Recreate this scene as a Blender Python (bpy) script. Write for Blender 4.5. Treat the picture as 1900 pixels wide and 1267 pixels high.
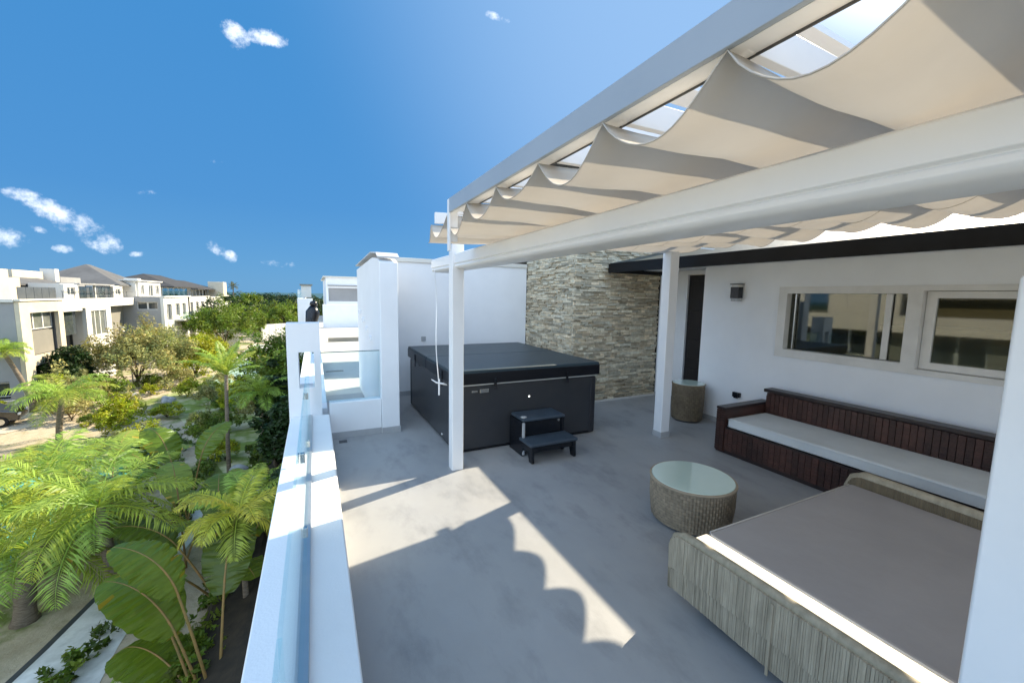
import bpy, bmesh, math, random
from mathutils import Vector, Matrix
R = math.radians
C = bpy.context.scene.collection
SC = bpy.context.scene
for o in list(bpy.data.objects): bpy.data.objects.remove(o)
rnd = random.Random(7)

# ---------------------------------------------------------------- camera
W, H, FPX = 1900, 1267, 753.008
yaw, pit, rol = R(25.956), R(6.349), R(1.0025)
fw = Vector((math.sin(yaw)*math.cos(pit), math.cos(yaw)*math.cos(pit), -math.sin(pit)))
rt = Vector((math.cos(yaw), -math.sin(yaw), 0)); up = rt.cross(fw)
rt, up = rt*math.cos(rol)+up*math.sin(rol), up*math.cos(rol)-rt*math.sin(rol)
cam = bpy.data.objects.new('camera', bpy.data.cameras.new('camera')); C.objects.link(cam)
m3 = Matrix((rt, up, -fw)).transposed().to_4x4(); m3.translation = (0, 0, 2.0)
cam.matrix_world = m3
cam.data.sensor_width = 36; cam.data.lens = FPX/W*36; cam.data.clip_start = .02; cam.data.clip_end = 9000
SC.camera = cam

def px_dir(x, y):
    return (fw*FPX + rt*(x-950) - up*(y-633.5)).normalized()

# ---------------------------------------------------------------- sun, sky, exposure
SUN = Vector((1.24, .41, 1.0)).normalized()
sun_el = math.asin(SUN.z); sun_az = math.atan2(SUN.x, SUN.y)
sl = bpy.data.lights.new('sun', 'SUN'); sl.energy = 5.0; sl.angle = R(.5); sl.color = (1, .87, .655)
so = bpy.data.objects.new('sun', sl); C.objects.link(so)
so.rotation_euler = (-SUN).to_track_quat('-Z', 'Y').to_euler(); so.location = (20, 5, 20)
SC.view_settings.view_transform = 'Standard'; SC.view_settings.look = 'None'
SC.view_settings.exposure = 1.08; SC.view_settings.gamma = 1; SC.view_settings.use_curve_mapping = False
w = bpy.data.worlds.new('World'); SC.world = w; w.use_nodes = True
nt = w.node_tree; N = nt.nodes; L = nt.links
for n in list(N): N.remove(n)
def nn(t, **k):
    n = N.new(t)
    for a, b in k.items(): setattr(n, a, b)
    return n
def mth(op, a, b=None, c=None):
    n = nn('ShaderNodeMath', operation=op)
    for i, v in enumerate((a, b, c)):
        if v is None: continue
        if isinstance(v, (int, float)): n.inputs[i].default_value = v
        else: L.new(v, n.inputs[i])
    return n.outputs[0]
def dot(vs, v):
    n = nn('ShaderNodeVectorMath', operation='DOT_PRODUCT'); L.new(vs, n.inputs[0]); n.inputs[1].default_value = v
    return n.outputs['Value']
sky = nn('ShaderNodeTexSky', sky_type='NISHITA'); sky.sun_disc = False
sky.sun_elevation = sun_el; sky.sun_rotation = sun_az; sky.altitude = 300; sky.air_density = 1.0; sky.dust_density = .35; sky.ozone_density = 3.5
tc = nn('ShaderNodeTexCoord'); D = tc.outputs['Generated']
tint = nn('ShaderNodeMix', data_type='RGBA', blend_type='MULTIPLY'); tint.inputs['Factor'].default_value = 1
L.new(sky.outputs[0], tint.inputs['A']); tint.inputs['B'].default_value = (.80, 1.0, 1.10, 1)
sep = nn('ShaderNodeSeparateXYZ'); L.new(D, sep.inputs[0])
ramp = nn('ShaderNodeValToRGB'); L.new(sep.outputs['Z'], ramp.inputs[0]); cr = ramp.color_ramp
cr.elements[0].position = 0; cr.elements[0].color = (.52, 1.62, 3.10, 1); cr.elements[1].position = .8; cr.elements[1].color = (.22, 1.30, 3.10, 1)
e_ = cr.elements.new(.18); e_.color = (.33, 1.36, 3.05, 1)
blue = nn('ShaderNodeMix', data_type='RGBA'); blue.inputs['Factor'].default_value = .94; L.new(tint.outputs['Result'], blue.inputs['A']); L.new(ramp.outputs[0], blue.inputs['B'])
noi = nn('ShaderNodeTexNoise'); noi.inputs['Scale'].default_value = 30; noi.inputs['Detail'].default_value = 12; noi.inputs['Roughness'].default_value = .68
L.new(D, noi.inputs['Vector'])
blobs = [(436,66,30,30,0),(497,70,44,20,8),(922,33,30,9,20),(400,462,26,15,35),(425,476,20,13,20),(45,363,48,15,12),(100,392,70,22,20),(150,420,60,30,25),(190,450,42,24,20),
         (14,440,48,24,10),(118,462,24,10,5),(270,357,24,7,0),(256,472,22,6,0),(70,425,22,8,20),(398,300,20,5,0),(520,490,50,7,5)]
acc = None
for i, (x, y, a, b, rot) in enumerate(blobs):
    d = px_dir(x, y); ax = (px_dir(x+5, y+5*math.tan(R(rot)))-d); ax = (ax - d*ax.dot(d)).normalized(); ay = d.cross(ax)
    sx = (px_dir(x+a, y)-px_dir(x, y)).length; sy = (px_dir(x, y+b)-px_dir(x, y)).length
    u = dot(D, ax/sx); v = dot(D, ay/sy); front = mth('GREATER_THAN', dot(D, d), .5)
    e = mth('SUBTRACT', 1.0, mth('ADD', mth('MULTIPLY', u, u), mth('MULTIPLY', v, v)))
    e = mth('MULTIPLY', mth('MAXIMUM', e, 0), front)
    if b < 10 or i > 13: e = mth('MULTIPLY', e, .62 if i < 14 else .33)
    acc = e if acc is None else mth('MAXIMUM', acc, e)
msk = mth('SUBTRACT', mth('ADD', mth('POWER', acc, .5), mth('MULTIPLY', mth('SUBTRACT', noi.outputs['Fac'], .5), 3.2)), .44)
msk = mth('MULTIPLY', msk, mth('GREATER_THAN', acc, .002))
mr = nn('ShaderNodeMapRange', interpolation_type='SMOOTHSTEP'); L.new(msk, mr.inputs['Value']); mr.inputs['From Min'].default_value = 0; mr.inputs['From Max'].default_value = 1.15; mr.inputs['To Max'].default_value = .90
# high thin cloud veil round the sun and a bright unseen cloud field added behind the camera to fill the shade (both outside the clear blue quarter)
veil = nn('ShaderNodeMapRange', interpolation_type='SMOOTHSTEP'); L.new(dot(D, SUN), veil.inputs['Value'])
veil.inputs['From Min'].default_value = .955; veil.inputs['From Max'].default_value = 1.0
back = nn('ShaderNodeMapRange', interpolation_type='SMOOTHSTEP'); L.new(dot(D, Vector((-.62, -.72, .30)).normalized()), back.inputs['Value'])
back.inputs['From Min'].default_value = .12; back.inputs['From Max'].default_value = .85
noi2 = nn('ShaderNodeTexNoise'); noi2.inputs['Scale'].default_value = 3.2; noi2.inputs['Detail'].default_value = 7; L.new(D, noi2.inputs['Vector'])
bk = mth('MULTIPLY', back.outputs[0], mth('MULTIPLY_ADD', noi2.outputs['Fac'], 1.1, .25))
def mixc(f, a, col):
    n = nn('ShaderNodeMix', data_type='RGBA'); L.new(f, n.inputs['Factor']); L.new(a, n.inputs['A']); n.inputs['B'].default_value = (*col, 1)
    return n.outputs['Result']
glow = nn('ShaderNodeMapRange', interpolation_type='SMOOTHERSTEP'); L.new(dot(D, SUN), glow.inputs['Value']); glow.inputs['From Min'].default_value = .40; glow.inputs['From Max'].default_value = 1.0
gl_ = nn('ShaderNodeMix', data_type='RGBA'); L.new(mth('MULTIPLY', glow.outputs[0], .60), gl_.inputs['Factor']); L.new(blue.outputs['Result'], gl_.inputs['A']); gl_.inputs['B'].default_value = (2.3, 3.4, 5.0, 1)
col = mixc(mth('MULTIPLY', veil.outputs[0], .8), gl_.outputs['Result'], (9.5, 9.6, 9.8))
col = mixc(mth('MINIMUM', bk, 1), col, (8.2, 10.4, 13.4))
col = mixc(mr.outputs[0], col, (6.4, 6.8, 7.4))
bg = nn('ShaderNodeBackground'); L.new(col, bg.inputs['Color']); bg.inputs['Strength'].default_value = .10
wo = nn('ShaderNodeOutputWorld'); L.new(bg.outputs[0], wo.inputs[0])
try:
    SC.cycles.use_denoising = True; SC.cycles.max_bounces = 10; SC.cycles.transparent_max_bounces = 24; SC.cycles.diffuse_bounces = 5
except Exception: pass

# ---------------------------------------------------------------- helpers
class MB:
    def __init__(s): s.v = []; s.f = []; s.c = []; s.uv = None
    def poly(s, pts, col=None):
        i = len(s.v); s.v += [tuple(p) for p in pts]; s.f.append(tuple(range(i, i+len(pts)))); s.c.append(col)
    def box(s, x0, x1, y0, y1, z0, z1, col=None, mtx=None):
        x0, x1 = min(x0, x1), max(x0, x1); y0, y1 = min(y0, y1), max(y0, y1); z0, z1 = min(z0, z1), max(z0, z1)
        i = len(s.v); P = [(x, y, z) for z in (z0, z1) for y in (y0, y1) for x in (x0, x1)]
        if mtx: P = [tuple(mtx @ Vector(p)) for p in P]
        s.v += P
        for q in ((0,2,3,1),(4,5,7,6),(0,1,5,4),(2,6,7,3),(0,4,6,2),(1,3,7,5)): s.f.append(tuple(i+k for k in q)); s.c.append(col)
    def tube(s, pts, rad, n=8, cap=True, col=None):
        pts = [Vector(p) for p in pts]; i0 = len(s.v); ref = None
        for k, p in enumerate(pts):
            t = (pts[min(k+1, len(pts)-1)]-pts[max(k-1, 0)]).normalized()
            if ref is None: ref = t.orthogonal().normalized()
            ref = (ref - t*ref.dot(t)); ref = ref.normalized() if ref.length > 1e-5 else t.orthogonal().normalized()
            b = t.cross(ref); r = rad[k] if isinstance(rad, (list, tuple)) else rad
            for j in range(n):
                a = 2*math.pi*j/n; s.v.append(tuple(p + ref*(math.cos(a)*r) + b*(math.sin(a)*r)))
        for k in range(len(pts)-1):
            for j in range(n):
                a = i0+k*n+j; b2 = i0+k*n+(j+1) % n; s.f.append((a, b2, b2+n, a+n)); s.c.append(col)
        if cap:
            s.f.append(tuple(i0+j for j in reversed(range(n)))); s.c.append(col)
            e = i0+(len(pts)-1)*n; s.f.append(tuple(e+j for j in range(n))); s.c.append(col)
    def lathe(s, prof, cx, cy, n=48, col=None):
        i0 = len(s.v)
        for r, z in prof:
            for j in range(n):
                a = 2*math.pi*j/n; s.v.append((cx+r*math.cos(a), cy+r*math.sin(a), z))
        for k in range(len(prof)-1):
            for j in range(n):
                a = i0+k*n+j; b = i0+k*n+(j+1) % n; s.f.append((a, b, b+n, a+n)); s.c.append(col)
        s.f.append(tuple(i0+j for j in reversed(range(n)))); s.c.append(col)
        e = i0+(len(prof)-1)*n; s.f.append(tuple(e+j for j in range(n))); s.c.append(col)
    def prism(s, outline, a0, a1, axis='y', col=None):
        # outline in the plane across axis: axis y -> (x,z); axis x -> (y,z); axis z -> (x,y)
        def P(u, v, a): return (u, a, v) if axis == 'y' else (a, u, v) if axis == 'x' else (u, v, a)
        i = len(s.v); n = len(outline)
        s.v += [P(u, v, a0) for u, v in outline]+[P(u, v, a1) for u, v in outline]
        s.f.append(tuple(i+k for k in range(n))); s.c.append(col)
        s.f.append(tuple(i+n+k for k in reversed(range(n)))); s.c.append(col)
        for k in range(n): s.f.append((i+k, i+n+k, i+n+(k+1) % n, i+(k+1) % n)); s.c.append(col)
    def wall(s, axis, a, th, u0, u1, z0, z1, holes=()):
        # a wall slab: axis 'x' -> plane x=a, thickness th (to a+th), u = y ; axis 'y' -> plane y=a, u = x
        us = sorted({u0, u1, *[h[0] for h in holes], *[h[1] for h in holes]}); zs = sorted({z0, z1, *[h[2] for h in holes], *[h[3] for h in holes]})
        def P(u, z, d): return (d, u, z) if axis == 'x' else (u, d, z)
        def solid(i, j):
            if i < 0 or j < 0 or i >= len(us)-1 or j >= len(zs)-1: return False
            cu, cz = (us[i]+us[i+1])/2, (zs[j]+zs[j+1])/2
            return not any(h[0] < cu < h[1] and h[2] < cz < h[3] for h in holes)
        for i in range(len(us)-1):
            for j in range(len(zs)-1):
                if not solid(i, j): continue
                A, B, Z0, Z1 = us[i], us[i+1], zs[j], zs[j+1]
                for d in (a, a+th): s.poly([P(A, Z0, d), P(B, Z0, d), P(B, Z1, d), P(A, Z1, d)])
                for (di, dj, q) in ((-1, 0, (A, Z0, A, Z1)), (1, 0, (B, Z0, B, Z1)), (0, -1, (A, Z0, B, Z0)), (0, 1, (A, Z1, B, Z1))):
                    if not solid(i+di, j+dj): s.poly([P(q[0], q[1], a), P(q[2], q[3], a), P(q[2], q[3], a+th), P(q[0], q[1], a+th)])
    def build(s, name, mat, parent=None, smooth=False, bevel=0, seg=2, weld=False):
        me = bpy.data.meshes.new(name); me.from_pydata(s.v, [], s.f)
        if any(c is not None for c in s.c):
            at = me.color_attributes.new('tone', 'FLOAT_COLOR', 'CORNER'); vals = []
            for p, c in zip(me.polygons, s.c):
                c = c or (1, 1, 1)
                for _ in range(p.loop_total): vals += [c[0], c[1], c[2], 1]
            at.data.foreach_set('color', vals)
        bm = bmesh.new(); bm.from_mesh(me)
        if weld: bmesh.ops.remove_doubles(bm, verts=bm.verts, dist=1e-4)
        if len(bm.faces) < 4000: bmesh.ops.recalc_face_normals(bm, faces=bm.faces)
        bm.to_mesh(me); bm.free()
        if smooth: me.shade_smooth()
        o = bpy.data.objects.new(name, me); C.objects.link(o)
        me.materials.append(mat)
        if parent: o.parent = parent
        if bevel:
            b = o.modifiers.new('bevel', 'BEVEL'); b.width = bevel; b.segments = seg; b.limit_method = 'ANGLE'; b.angle_limit = R(40)
            me.shade_smooth()
            b.harden_normals = True
        return o
def tag(o, label, cat, group=None, kind=None):
    o['label'] = label; o['category'] = cat
    if group: o['group'] = group
    if kind: o['kind'] = kind
    return o
def thing(name, label, cat, group=None, loc=(0, 0, 0), rz=0):
    o = bpy.data.objects.new(name, None); C.objects.link(o); o.location = loc; o.rotation_euler = (0, 0, rz); o.empty_display_size = .2
    return tag(o, label, cat, group)
def struct(o): o['kind'] = 'structure'; return o
def copy_thing(src, label, loc, rz=0, sc=1):
    r = src.copy(); C.objects.link(r); r.location = loc; r.rotation_euler = (0, 0, rz); r.scale = (sc, sc, sc) if not isinstance(sc, tuple) else sc; r['label'] = label
    for ch in list(src.children):
        c = ch.copy(); C.objects.link(c); c.parent = r
        for g in ch.children:
            d = g.copy(); C.objects.link(d); d.parent = c
    return r

# ---------------------------------------------------------------- materials
def mat(name, col, rough=.6, spec=.5, metal=0, col2=None, ns=3.0, nd=5, mixr=(.35, .65), bump=0, bs=60, tone=False, coat=0, trans=0, thin=0, emit=None, stretch=None, wave=None):
    m = bpy.data.materials.new(name); m.use_nodes = True; t = m.node_tree; P = t.nodes['Principled BSDF']
    P.inputs['Base Color'].default_value = (*col, 1); P.inputs['Roughness'].default_value = rough; P.inputs['Metallic'].default_value = metal
    P.inputs['Specular IOR Level'].default_value = spec; P.inputs['Coat Weight'].default_value = coat
    P.inputs['Transmission Weight'].default_value = trans
    tcn = t.nodes.new('ShaderNodeTexCoord'); vec = tcn.outputs['Object']
    if stretch:
        mp = t.nodes.new('ShaderNodeMapping'); mp.inputs['Scale'].default_value = stretch; t.links.new(vec, mp.inputs[0]); vec = mp.outputs[0]
    src = None
    if col2:
        n = t.nodes.new('ShaderNodeTexNoise'); n.inputs['Scale'].default_value = ns; n.inputs['Detail'].default_value = nd; n.inputs['Roughness'].default_value = .6; t.links.new(vec, n.inputs['Vector'])
        r = t.nodes.new('ShaderNodeMapRange'); r.inputs['From Min'].default_value = mixr[0]; r.inputs['From Max'].default_value = mixr[1]; t.links.new(n.outputs['Fac'], r.inputs['Value'])
        x = t.nodes.new('ShaderNodeMix'); x.data_type = 'RGBA'; t.links.new(r.outputs[0], x.inputs['Factor']); x.inputs['A'].default_value = (*col, 1); x.inputs['B'].default_value = (*col2, 1)
        src = x.outputs['Result']
    if tone:
        a = t.nodes.new('ShaderNodeAttribute'); a.attribute_name = 'tone'
        x = t.nodes.new('ShaderNodeMix'); x.data_type = 'RGBA'; x.blend_type = 'MULTIPLY'; x.inputs['Factor'].default_value = 1
        if src: t.links.new(src, x.inputs['A'])
        else: x.inputs['A'].default_value = (*col, 1)
        t.links.new(a.outputs['Color'], x.inputs['B']); src = x.outputs['Result']
    if src: t.links.new(src, P.inputs['Base Color'])
    if bump or wave:
        b = t.nodes.new('ShaderNodeBump'); b.inputs['Strength'].default_value = bump or .3; b.inputs['Distance'].default_value = .01
        if wave:
            wv = t.nodes.new('ShaderNodeTexWave'); wv.inputs['Scale'].default_value = wave; wv.inputs['Distortion'].default_value = .6; t.links.new(vec, wv.inputs['Vector']); t.links.new(wv.outputs['Fac'], b.inputs['Height'])
        else:
            n2 = t.nodes.new('ShaderNodeTexNoise'); n2.inputs['Scale'].default_value = bs; n2.inputs['Detail'].default_value = 4; t.links.new(vec, n2.inputs['Vector']); t.links.new(n2.outputs['Fac'], b.inputs['Height'])
        t.links.new(b.outputs[0], P.inputs['Normal'])
    if thin:   # light shining through cloth or leaf
        tl = t.nodes.new('ShaderNodeBsdfTranslucent'); mx = t.nodes.new('ShaderNodeMixShader'); mx.inputs[0].default_value = thin
        if src: t.links.new(src, tl.inputs['Color'])
        else: tl.inputs['Color'].default_value = (*col, 1)
        t.links.new(P.outputs[0], mx.inputs[1]); t.links.new(tl.outputs[0], mx.inputs[2]); t.links.new(mx.outputs[0], t.nodes['Material Output'].inputs[0])
    if emit: P.inputs['Emission Color'].default_value = (*emit[0], 1); P.inputs['Emission Strength'].default_value = emit[1]
    return m
def glass(name, tintc, rough=.02, refl=.10, frm=1.0):
    m = bpy.data.materials.new(name); m.use_nodes = True; t = m.node_tree; t.nodes.remove(t.nodes['Principled BSDF']); out = t.nodes['Material Output']
    tr = t.nodes.new('ShaderNodeBsdfTransparent'); tr.inputs[0].default_value = (*tintc, 1)
    gl = t.nodes.new('ShaderNodeBsdfGlossy'); gl.inputs['Roughness'].default_value = rough; gl.inputs['Color'].default_value = (.95, 1, 1, 1)
    fr = t.nodes.new('ShaderNodeFresnel'); fr.inputs['IOR'].default_value = 1.5
    ad = t.nodes.new('ShaderNodeMath'); ad.operation = 'MULTIPLY_ADD'; t.links.new(fr.outputs[0], ad.inputs[0]); ad.inputs[1].default_value = frm; ad.inputs[2].default_value = refl; ad.use_clamp = True
    mx = t.nodes.new('ShaderNodeMixShader'); t.links.new(ad.outputs[0], mx.inputs[0]); t.links.new(tr.outputs[0], mx.inputs[1]); t.links.new(gl.outputs[0], mx.inputs[2]); t.links.new(mx.outputs[0], out.inputs[0])
    return m
M = dict(
 white=mat('white_render', (.83, .84, .85), .85, .3, col2=(.765, .775, .785), ns=1.6, nd=9, mixr=(.35, .8), bump=.2, bs=70),
 paint=mat('white_powder_coat', (.80, .81, .82), .32, .5, col2=(.76, .77, .78), ns=2, mixr=(.4, .7)),
 floor=None,
 skirt=mat('grey_skirting', (.42, .43, .44), .5, .5, col2=(.36, .37, .38), ns=5),
 cabinet=mat('tub_cabinet', (.042, .043, .045), .26, .5, col2=(.034, .036, .041), ns=2, bump=.05, bs=200),
 corner=mat('tub_corner', (.022, .022, .026), .22, .5, col2=(.03, .03, .034), ns=4),
 rim=mat('acrylic_rim', (.55, .55, .52), .25, .5, col2=(.48, .48, .46), ns=6),
 vinyl=mat('cover_vinyl', (.021, .043, .057), .42, .5, col2=(.016, .035, .047), ns=2.5, bump=.25, bs=160),
 vinyl_skirt=mat('cover_skirt', (.004, .0045, .007), .28, .35, col2=(.007, .008, .012), ns=4, bump=.15, bs=60),
 black=mat('black_plastic', (.006, .007, .010), .26, .4, col2=(.010, .012, .016), ns=5, bump=.08, bs=150),
 tread=mat('step_tread', (.045, .065, .085), .45, .5, col2=(.035, .05, .068), ns=6, bump=.3, bs=220),
 chrome=mat('brushed_metal', (.62, .62, .60), .25, .5, metal=1, col2=(.5, .5, .48), ns=9),
 fabric=mat('canopy_fabric', (.63, .578, .51), .9, .1, col2=(.58, .53, .465), ns=1.6, bump=.25, bs=9, thin=.24),
 fabric_white=mat('white_valance', (.75, .76, .77), .8, .2, col2=(.7, .71, .72), ns=3, thin=.3),
 wood=mat('dark_red_wicker', (.075, .031, .022), .40, .5, col2=(.034, .016, .013), ns=3, mixr=(.3, .7), tone=True),
 wood_dark=mat('dark_rail_wood', (.020, .014, .014), .38, .5, col2=(.03, .018, .016), ns=6, bump=.2, bs=30),
 cushion=mat('seat_cushion', (.62, .64, .63), .85, .3, col2=(.55, .57, .565), ns=2.2, bump=1.0, bs=4),
 mattress=mat('grey_mattress', (.35, .322, .305), .88, .2, col2=(.315, .29, .275), ns=1.8, bump=1.0, bs=3.2),
 piping=mat('mattress_edge', (.62, .60, .56), .85, .3, col2=(.55, .53, .50), ns=6),
 wicker=mat('woven_wicker', (.40, .345, .262), .6, .35, col2=(.27, .232, .172), ns=5, mixr=(.3, .7), tone=True, stretch=(6, 6, 1.2), bump=.3, bs=40),
 wicker2=mat('brown_wicker', (.20, .155, .095), .5, .4, col2=(.12, .092, .058), ns=4, mixr=(.3, .7), tone=True, bump=.5, bs=60),
 tabletop=mat('frosted_glass_top', (.56, .68, .60), .08, .5, col2=(.52, .64, .56), ns=2, coat=.5),
 fascia=mat('black_fascia', (.004, .004, .005), .55, .25, col2=(.007, .008, .010), ns=3, bump=.1, bs=40),
 tile=mat('dark_teal_roof', (.03, .055, .065), .4, .5, col2=(.02, .035, .045), ns=4, bump=.5, bs=20),
 door=mat('dark_door', (.012, .011, .014), .35, .5, col2=(.02, .017, .018), ns=3, stretch=(1, 1, .2)),
 stone=mat('ledger_stone', (.78, .69, .52), .9, .2, col2=(.50, .43, .30), ns=16, mixr=(.3, .7), tone=True, bump=.9, bs=55),
 mortar=mat('stone_backing', (.035, .03, .024), .95, .2, col2=(.05, .044, .034), ns=20),
 frame=mat('window_frame', (.72, .70, .66), .4, .5, col2=(.62, .60, .56), ns=3),
 room=mat('olive_room_wall', (.16, .14, .075), .8, .3, col2=(.13, .115, .06), ns=2),
 room_white=mat('room_white', (.62, .60, .52), .7, .3, col2=(.55, .53, .46), ns=2),
 gasket=mat('dark_gasket', (.05, .055, .06), .5, .5, col2=(.07, .07, .075), ns=9),
 glass=glass('balustrade_glass', (.90, .97, .98), .02, .03, .45),
 glass_edge=mat('glass_edge', (.14, .22, .22), .15, .5, col2=(.10, .17, .18), ns=6),
 pane=glass('window_pane', (.60, .58, .48), .03, .03, .9),
 grey_pane=mat('curtained_glass', (.20, .21, .19), .12, .7, col2=(.12, .13, .12), ns=1.2),
 dark_pane=mat('dark_window_glass', (.035, .045, .05), .05, .8, col2=(.06, .07, .075), ns=2),
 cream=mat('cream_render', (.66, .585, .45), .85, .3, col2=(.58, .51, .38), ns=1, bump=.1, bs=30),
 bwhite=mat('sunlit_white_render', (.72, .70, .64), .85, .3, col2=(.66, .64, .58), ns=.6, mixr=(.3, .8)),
 bgrey=mat('grey_and_shade_render', (.34, .34, .34), .85, .3, col2=(.29, .29, .29), ns=.5),  # also stands for shade on house walls turned from the sun
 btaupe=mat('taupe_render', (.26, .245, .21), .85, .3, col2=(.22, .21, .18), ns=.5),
 roof=mat('grey_roof', (.135, .135, .135), .8, .3, col2=(.10, .10, .10), ns=.8, bump=.4, bs=6),
 roof2=mat('dark_roof', (.06, .06, .062), .8, .3, col2=(.04, .04, .042), ns=1.1, bump=.4, bs=6),
 bark=mat('bark', (.17, .125, .085), .9, .2, col2=(.09, .07, .05), ns=9, bump=.8, bs=25, stretch=(1, 1, 3)),
 palmbark=mat('palm_bark', (.26, .21, .155), .9, .2, col2=(.14, .11, .08), ns=6, bump=.9, bs=18, stretch=(1, 1, 5)),
 stalk=mat('orange_stalk', (.30, .17, .055), .6, .3, col2=(.2, .15, .05), ns=7),
 rock=mat('pale_rock', (.42, .43, .44), .9, .2, col2=(.26, .27, .28), ns=5, bump=.8, bs=12),
 palm=mat('palm_frond', (.33, .42, .07), .42, .5, tone=True, thin=.45),
 leaf=mat('green_leaf', (.14, .21, .025), .5, .4, tone=True, thin=.42),
 lime=mat('lime_leaf', (.34, .38, .022), .5, .4, tone=True, thin=.4),
 olive=mat('olive_leaf', (.33, .33, .14), .55, .3, tone=True, thin=.3),
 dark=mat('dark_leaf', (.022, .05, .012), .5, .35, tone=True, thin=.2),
 paddle=mat('paddle_leaf', (.10, .15, .010), .36, .45, col2=(.12, .165, .012), ns=5, tone=True, thin=.30, stretch=(1, 1, 1), bump=.4, bs=16),
 car=mat('dark_car_paint', (.012, .013, .016), .15, .6, coat=1, col2=(.016, .017, .02), ns=3),
 rubber=mat('tyre_rubber', (.015, .015, .015), .8, .3, col2=(.02, .02, .02), ns=9),
)
# terrace floor: grey trowelled screed with faint cloudy stains
def floor_mat():
    m = bpy.data.materials.new('grey_screed'); m.use_nodes = True; t = m.node_tree; P = t.nodes['Principled BSDF']
    tcn = t.nodes.new('ShaderNodeTexCoord')
    def noise(s, d, st=(1, 1, 1)):
        mp = t.nodes.new('ShaderNodeMapping'); mp.inputs['Scale'].default_value = st; t.links.new(tcn.outputs['Object'], mp.inputs[0])
        n = t.nodes.new('ShaderNodeTexNoise'); n.inputs['Scale'].default_value = s; n.inputs['Detail'].default_value = d; n.inputs['Roughness'].default_value = .65; t.links.new(mp.outputs[0], n.inputs['Vector']); return n.outputs['Fac']
    def mix(f, a, b):
        x = t.nodes.new('ShaderNodeMix'); x.data_type = 'RGBA'
        t.links.new(f, x.inputs['Factor'])
        for k, v in (('A', a), ('B', b)):
            if isinstance(v, tuple): x.inputs[k].default_value = (*v, 1)
            else: t.links.new(v, x.inputs[k])
        return x.outputs['Result']
    def rng(v, a, b):
        r = t.nodes.new('ShaderNodeMapRange'); t.links.new(v, r.inputs['Value']); r.inputs['From Min'].default_value = a; r.inputs['From Max'].default_value = b; return r.outputs[0]
    c = mix(rng(noise(1.1, 8, (1, .7, 1)), .3, .72), (.355, .355, .356), (.27, .275, .28))
    c = mix(rng(noise(3.3, 9, (1, .45, 1)), .50, .78), c, (.175, .18, .187))
    c = mix(rng(noise(.45, 5), .42, .75), c, (.33, .325, .31))
    c = mix(rng(noise(11, 6), .68, .78), c, (.19, .175, .16))
    t.links.new(c, P.inputs['Base Color'])
    r = t.nodes.new('ShaderNodeMapRange'); t.links.new(noise(2.2, 6), r.inputs['Value']); r.inputs['To Min'].default_value = .34; r.inputs['To Max'].default_value = .62; t.links.new(r.outputs[0], P.inputs['Roughness'])
    b = t.nodes.new('ShaderNodeBump'); b.inputs['Strength'].default_value = .12; b.inputs['Distance'].default_value = .01; t.links.new(noise(120, 3), b.inputs['Height']); t.links.new(b.outputs[0], P.inputs['Normal'])
    return m
M['floor'] = floor_mat()

# ================================================================ OWN TERRACE
b = MB(); b.box(.10, 6.6, -4, 8.6, -.3, 0); struct(b.build('terrace_floor', M['floor']))
b = MB(); b.box(.10, 9, 8.604, 40, -.3, 0); struct(b.build('far_terrace_floor', mat('pale_tiles', (.55, .53, .48), .6, .4, col2=(.5, .48, .44), ns=2)))

# parapet along the open side
t = thing('parapet_wall', 'long low white parapet wall with flat top running along the open left edge of the terrace', 'wall', loc=(0, 0, 0))
b = MB(); b.box(-.335, .135, -3, 5.945, -6.5, .360); b.build('wall_body', M['white'], t, bevel=.012)
b = MB(); b.box(-.128, -.072, -3, 5.9, .3615, .385); b.build('glass_channel', mat('aluminium_channel', (.5, .53, .56), .35, .5, metal=.8, col2=(.45, .48, .5), ns=4), t, bevel=.003)
t = thing('glass_balustrade', 'clear frameless glass balustrade standing on the long white parapet', 'balustrade', 'glass balustrades of the terraces', loc=(0, 0, 0))
for k in range(5):
    y1 = 5.88-k*1.62; y0 = y1-1.605
    b = MB(); b.box(-.106, -.094, y0, y1, .375, 1.19); b.build('glass_panel', M['glass'], t)
for k in range(1, 5):
    y = 5.88-k*1.62+.007
    for z in (.55, 1.02):
        b = MB(); b.box(-.118, -.082, y-.022, y+.008, z-.03, z+.03); b.build('panel_clamp', M['chrome'], t, bevel=.003)

# partition at the end of the terrace: low wall, glass, pier
t = thing('partition_wall', 'white low partition wall with grey skirting across the terrace end below clear glass', 'wall')
b = MB(); b.box(.14, .818, 5.95, 6.13, -.1, .50); b.build('wall_body', M['white'], t, bevel=.006)
b = MB(); b.box(.14, .818, 5.935, 5.947, 0, .085); b.build('skirting', M['skirt'], t)
t = thing('glass_screen', 'clear glass screen with dark top edge standing on the low white partition wall', 'glass screen')
b = MB(); b.box(-.05, .815, 6.02, 6.032, .505, 1.19); b.build('glass_panel', M['glass'], t)
b = MB(); b.box(-.05, .815, 6.017, 6.035, 1.191, 1.203); b.build('glass_edge', M['glass_edge'], t)
t = thing('partition_pier', 'tall white partition pier rising beside the hot tub with a small grey skirting', 'wall')
b = MB(); b.prism([(5.92, -.05), (9.2, -.05), (9.2, 2.50), (6.7, 2.56), (6.1, 2.50), (5.92, 2.44)], .822, 1.075, 'x'); b.build('wall_body', M['white'], t, bevel=.01)
b = MB(); b.box(.823, 1.083, 5.900, 5.917, 0, .085); b.build('skirting', M['skirt'], t)
b = MB(); b.prism([(5.95, 2.503), (6.1, 2.566), (6.7, 2.626), (9.2, 2.566), (9.2, 2.585), (6.7, 2.645), (6.1, 2.585), (5.95, 2.522)], .80, 1.10, 'x'); b.build('coping', mat('coping_stone', (.55, .56, .58), .8, .3, col2=(.45, .46, .47), ns=3), t)
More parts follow.
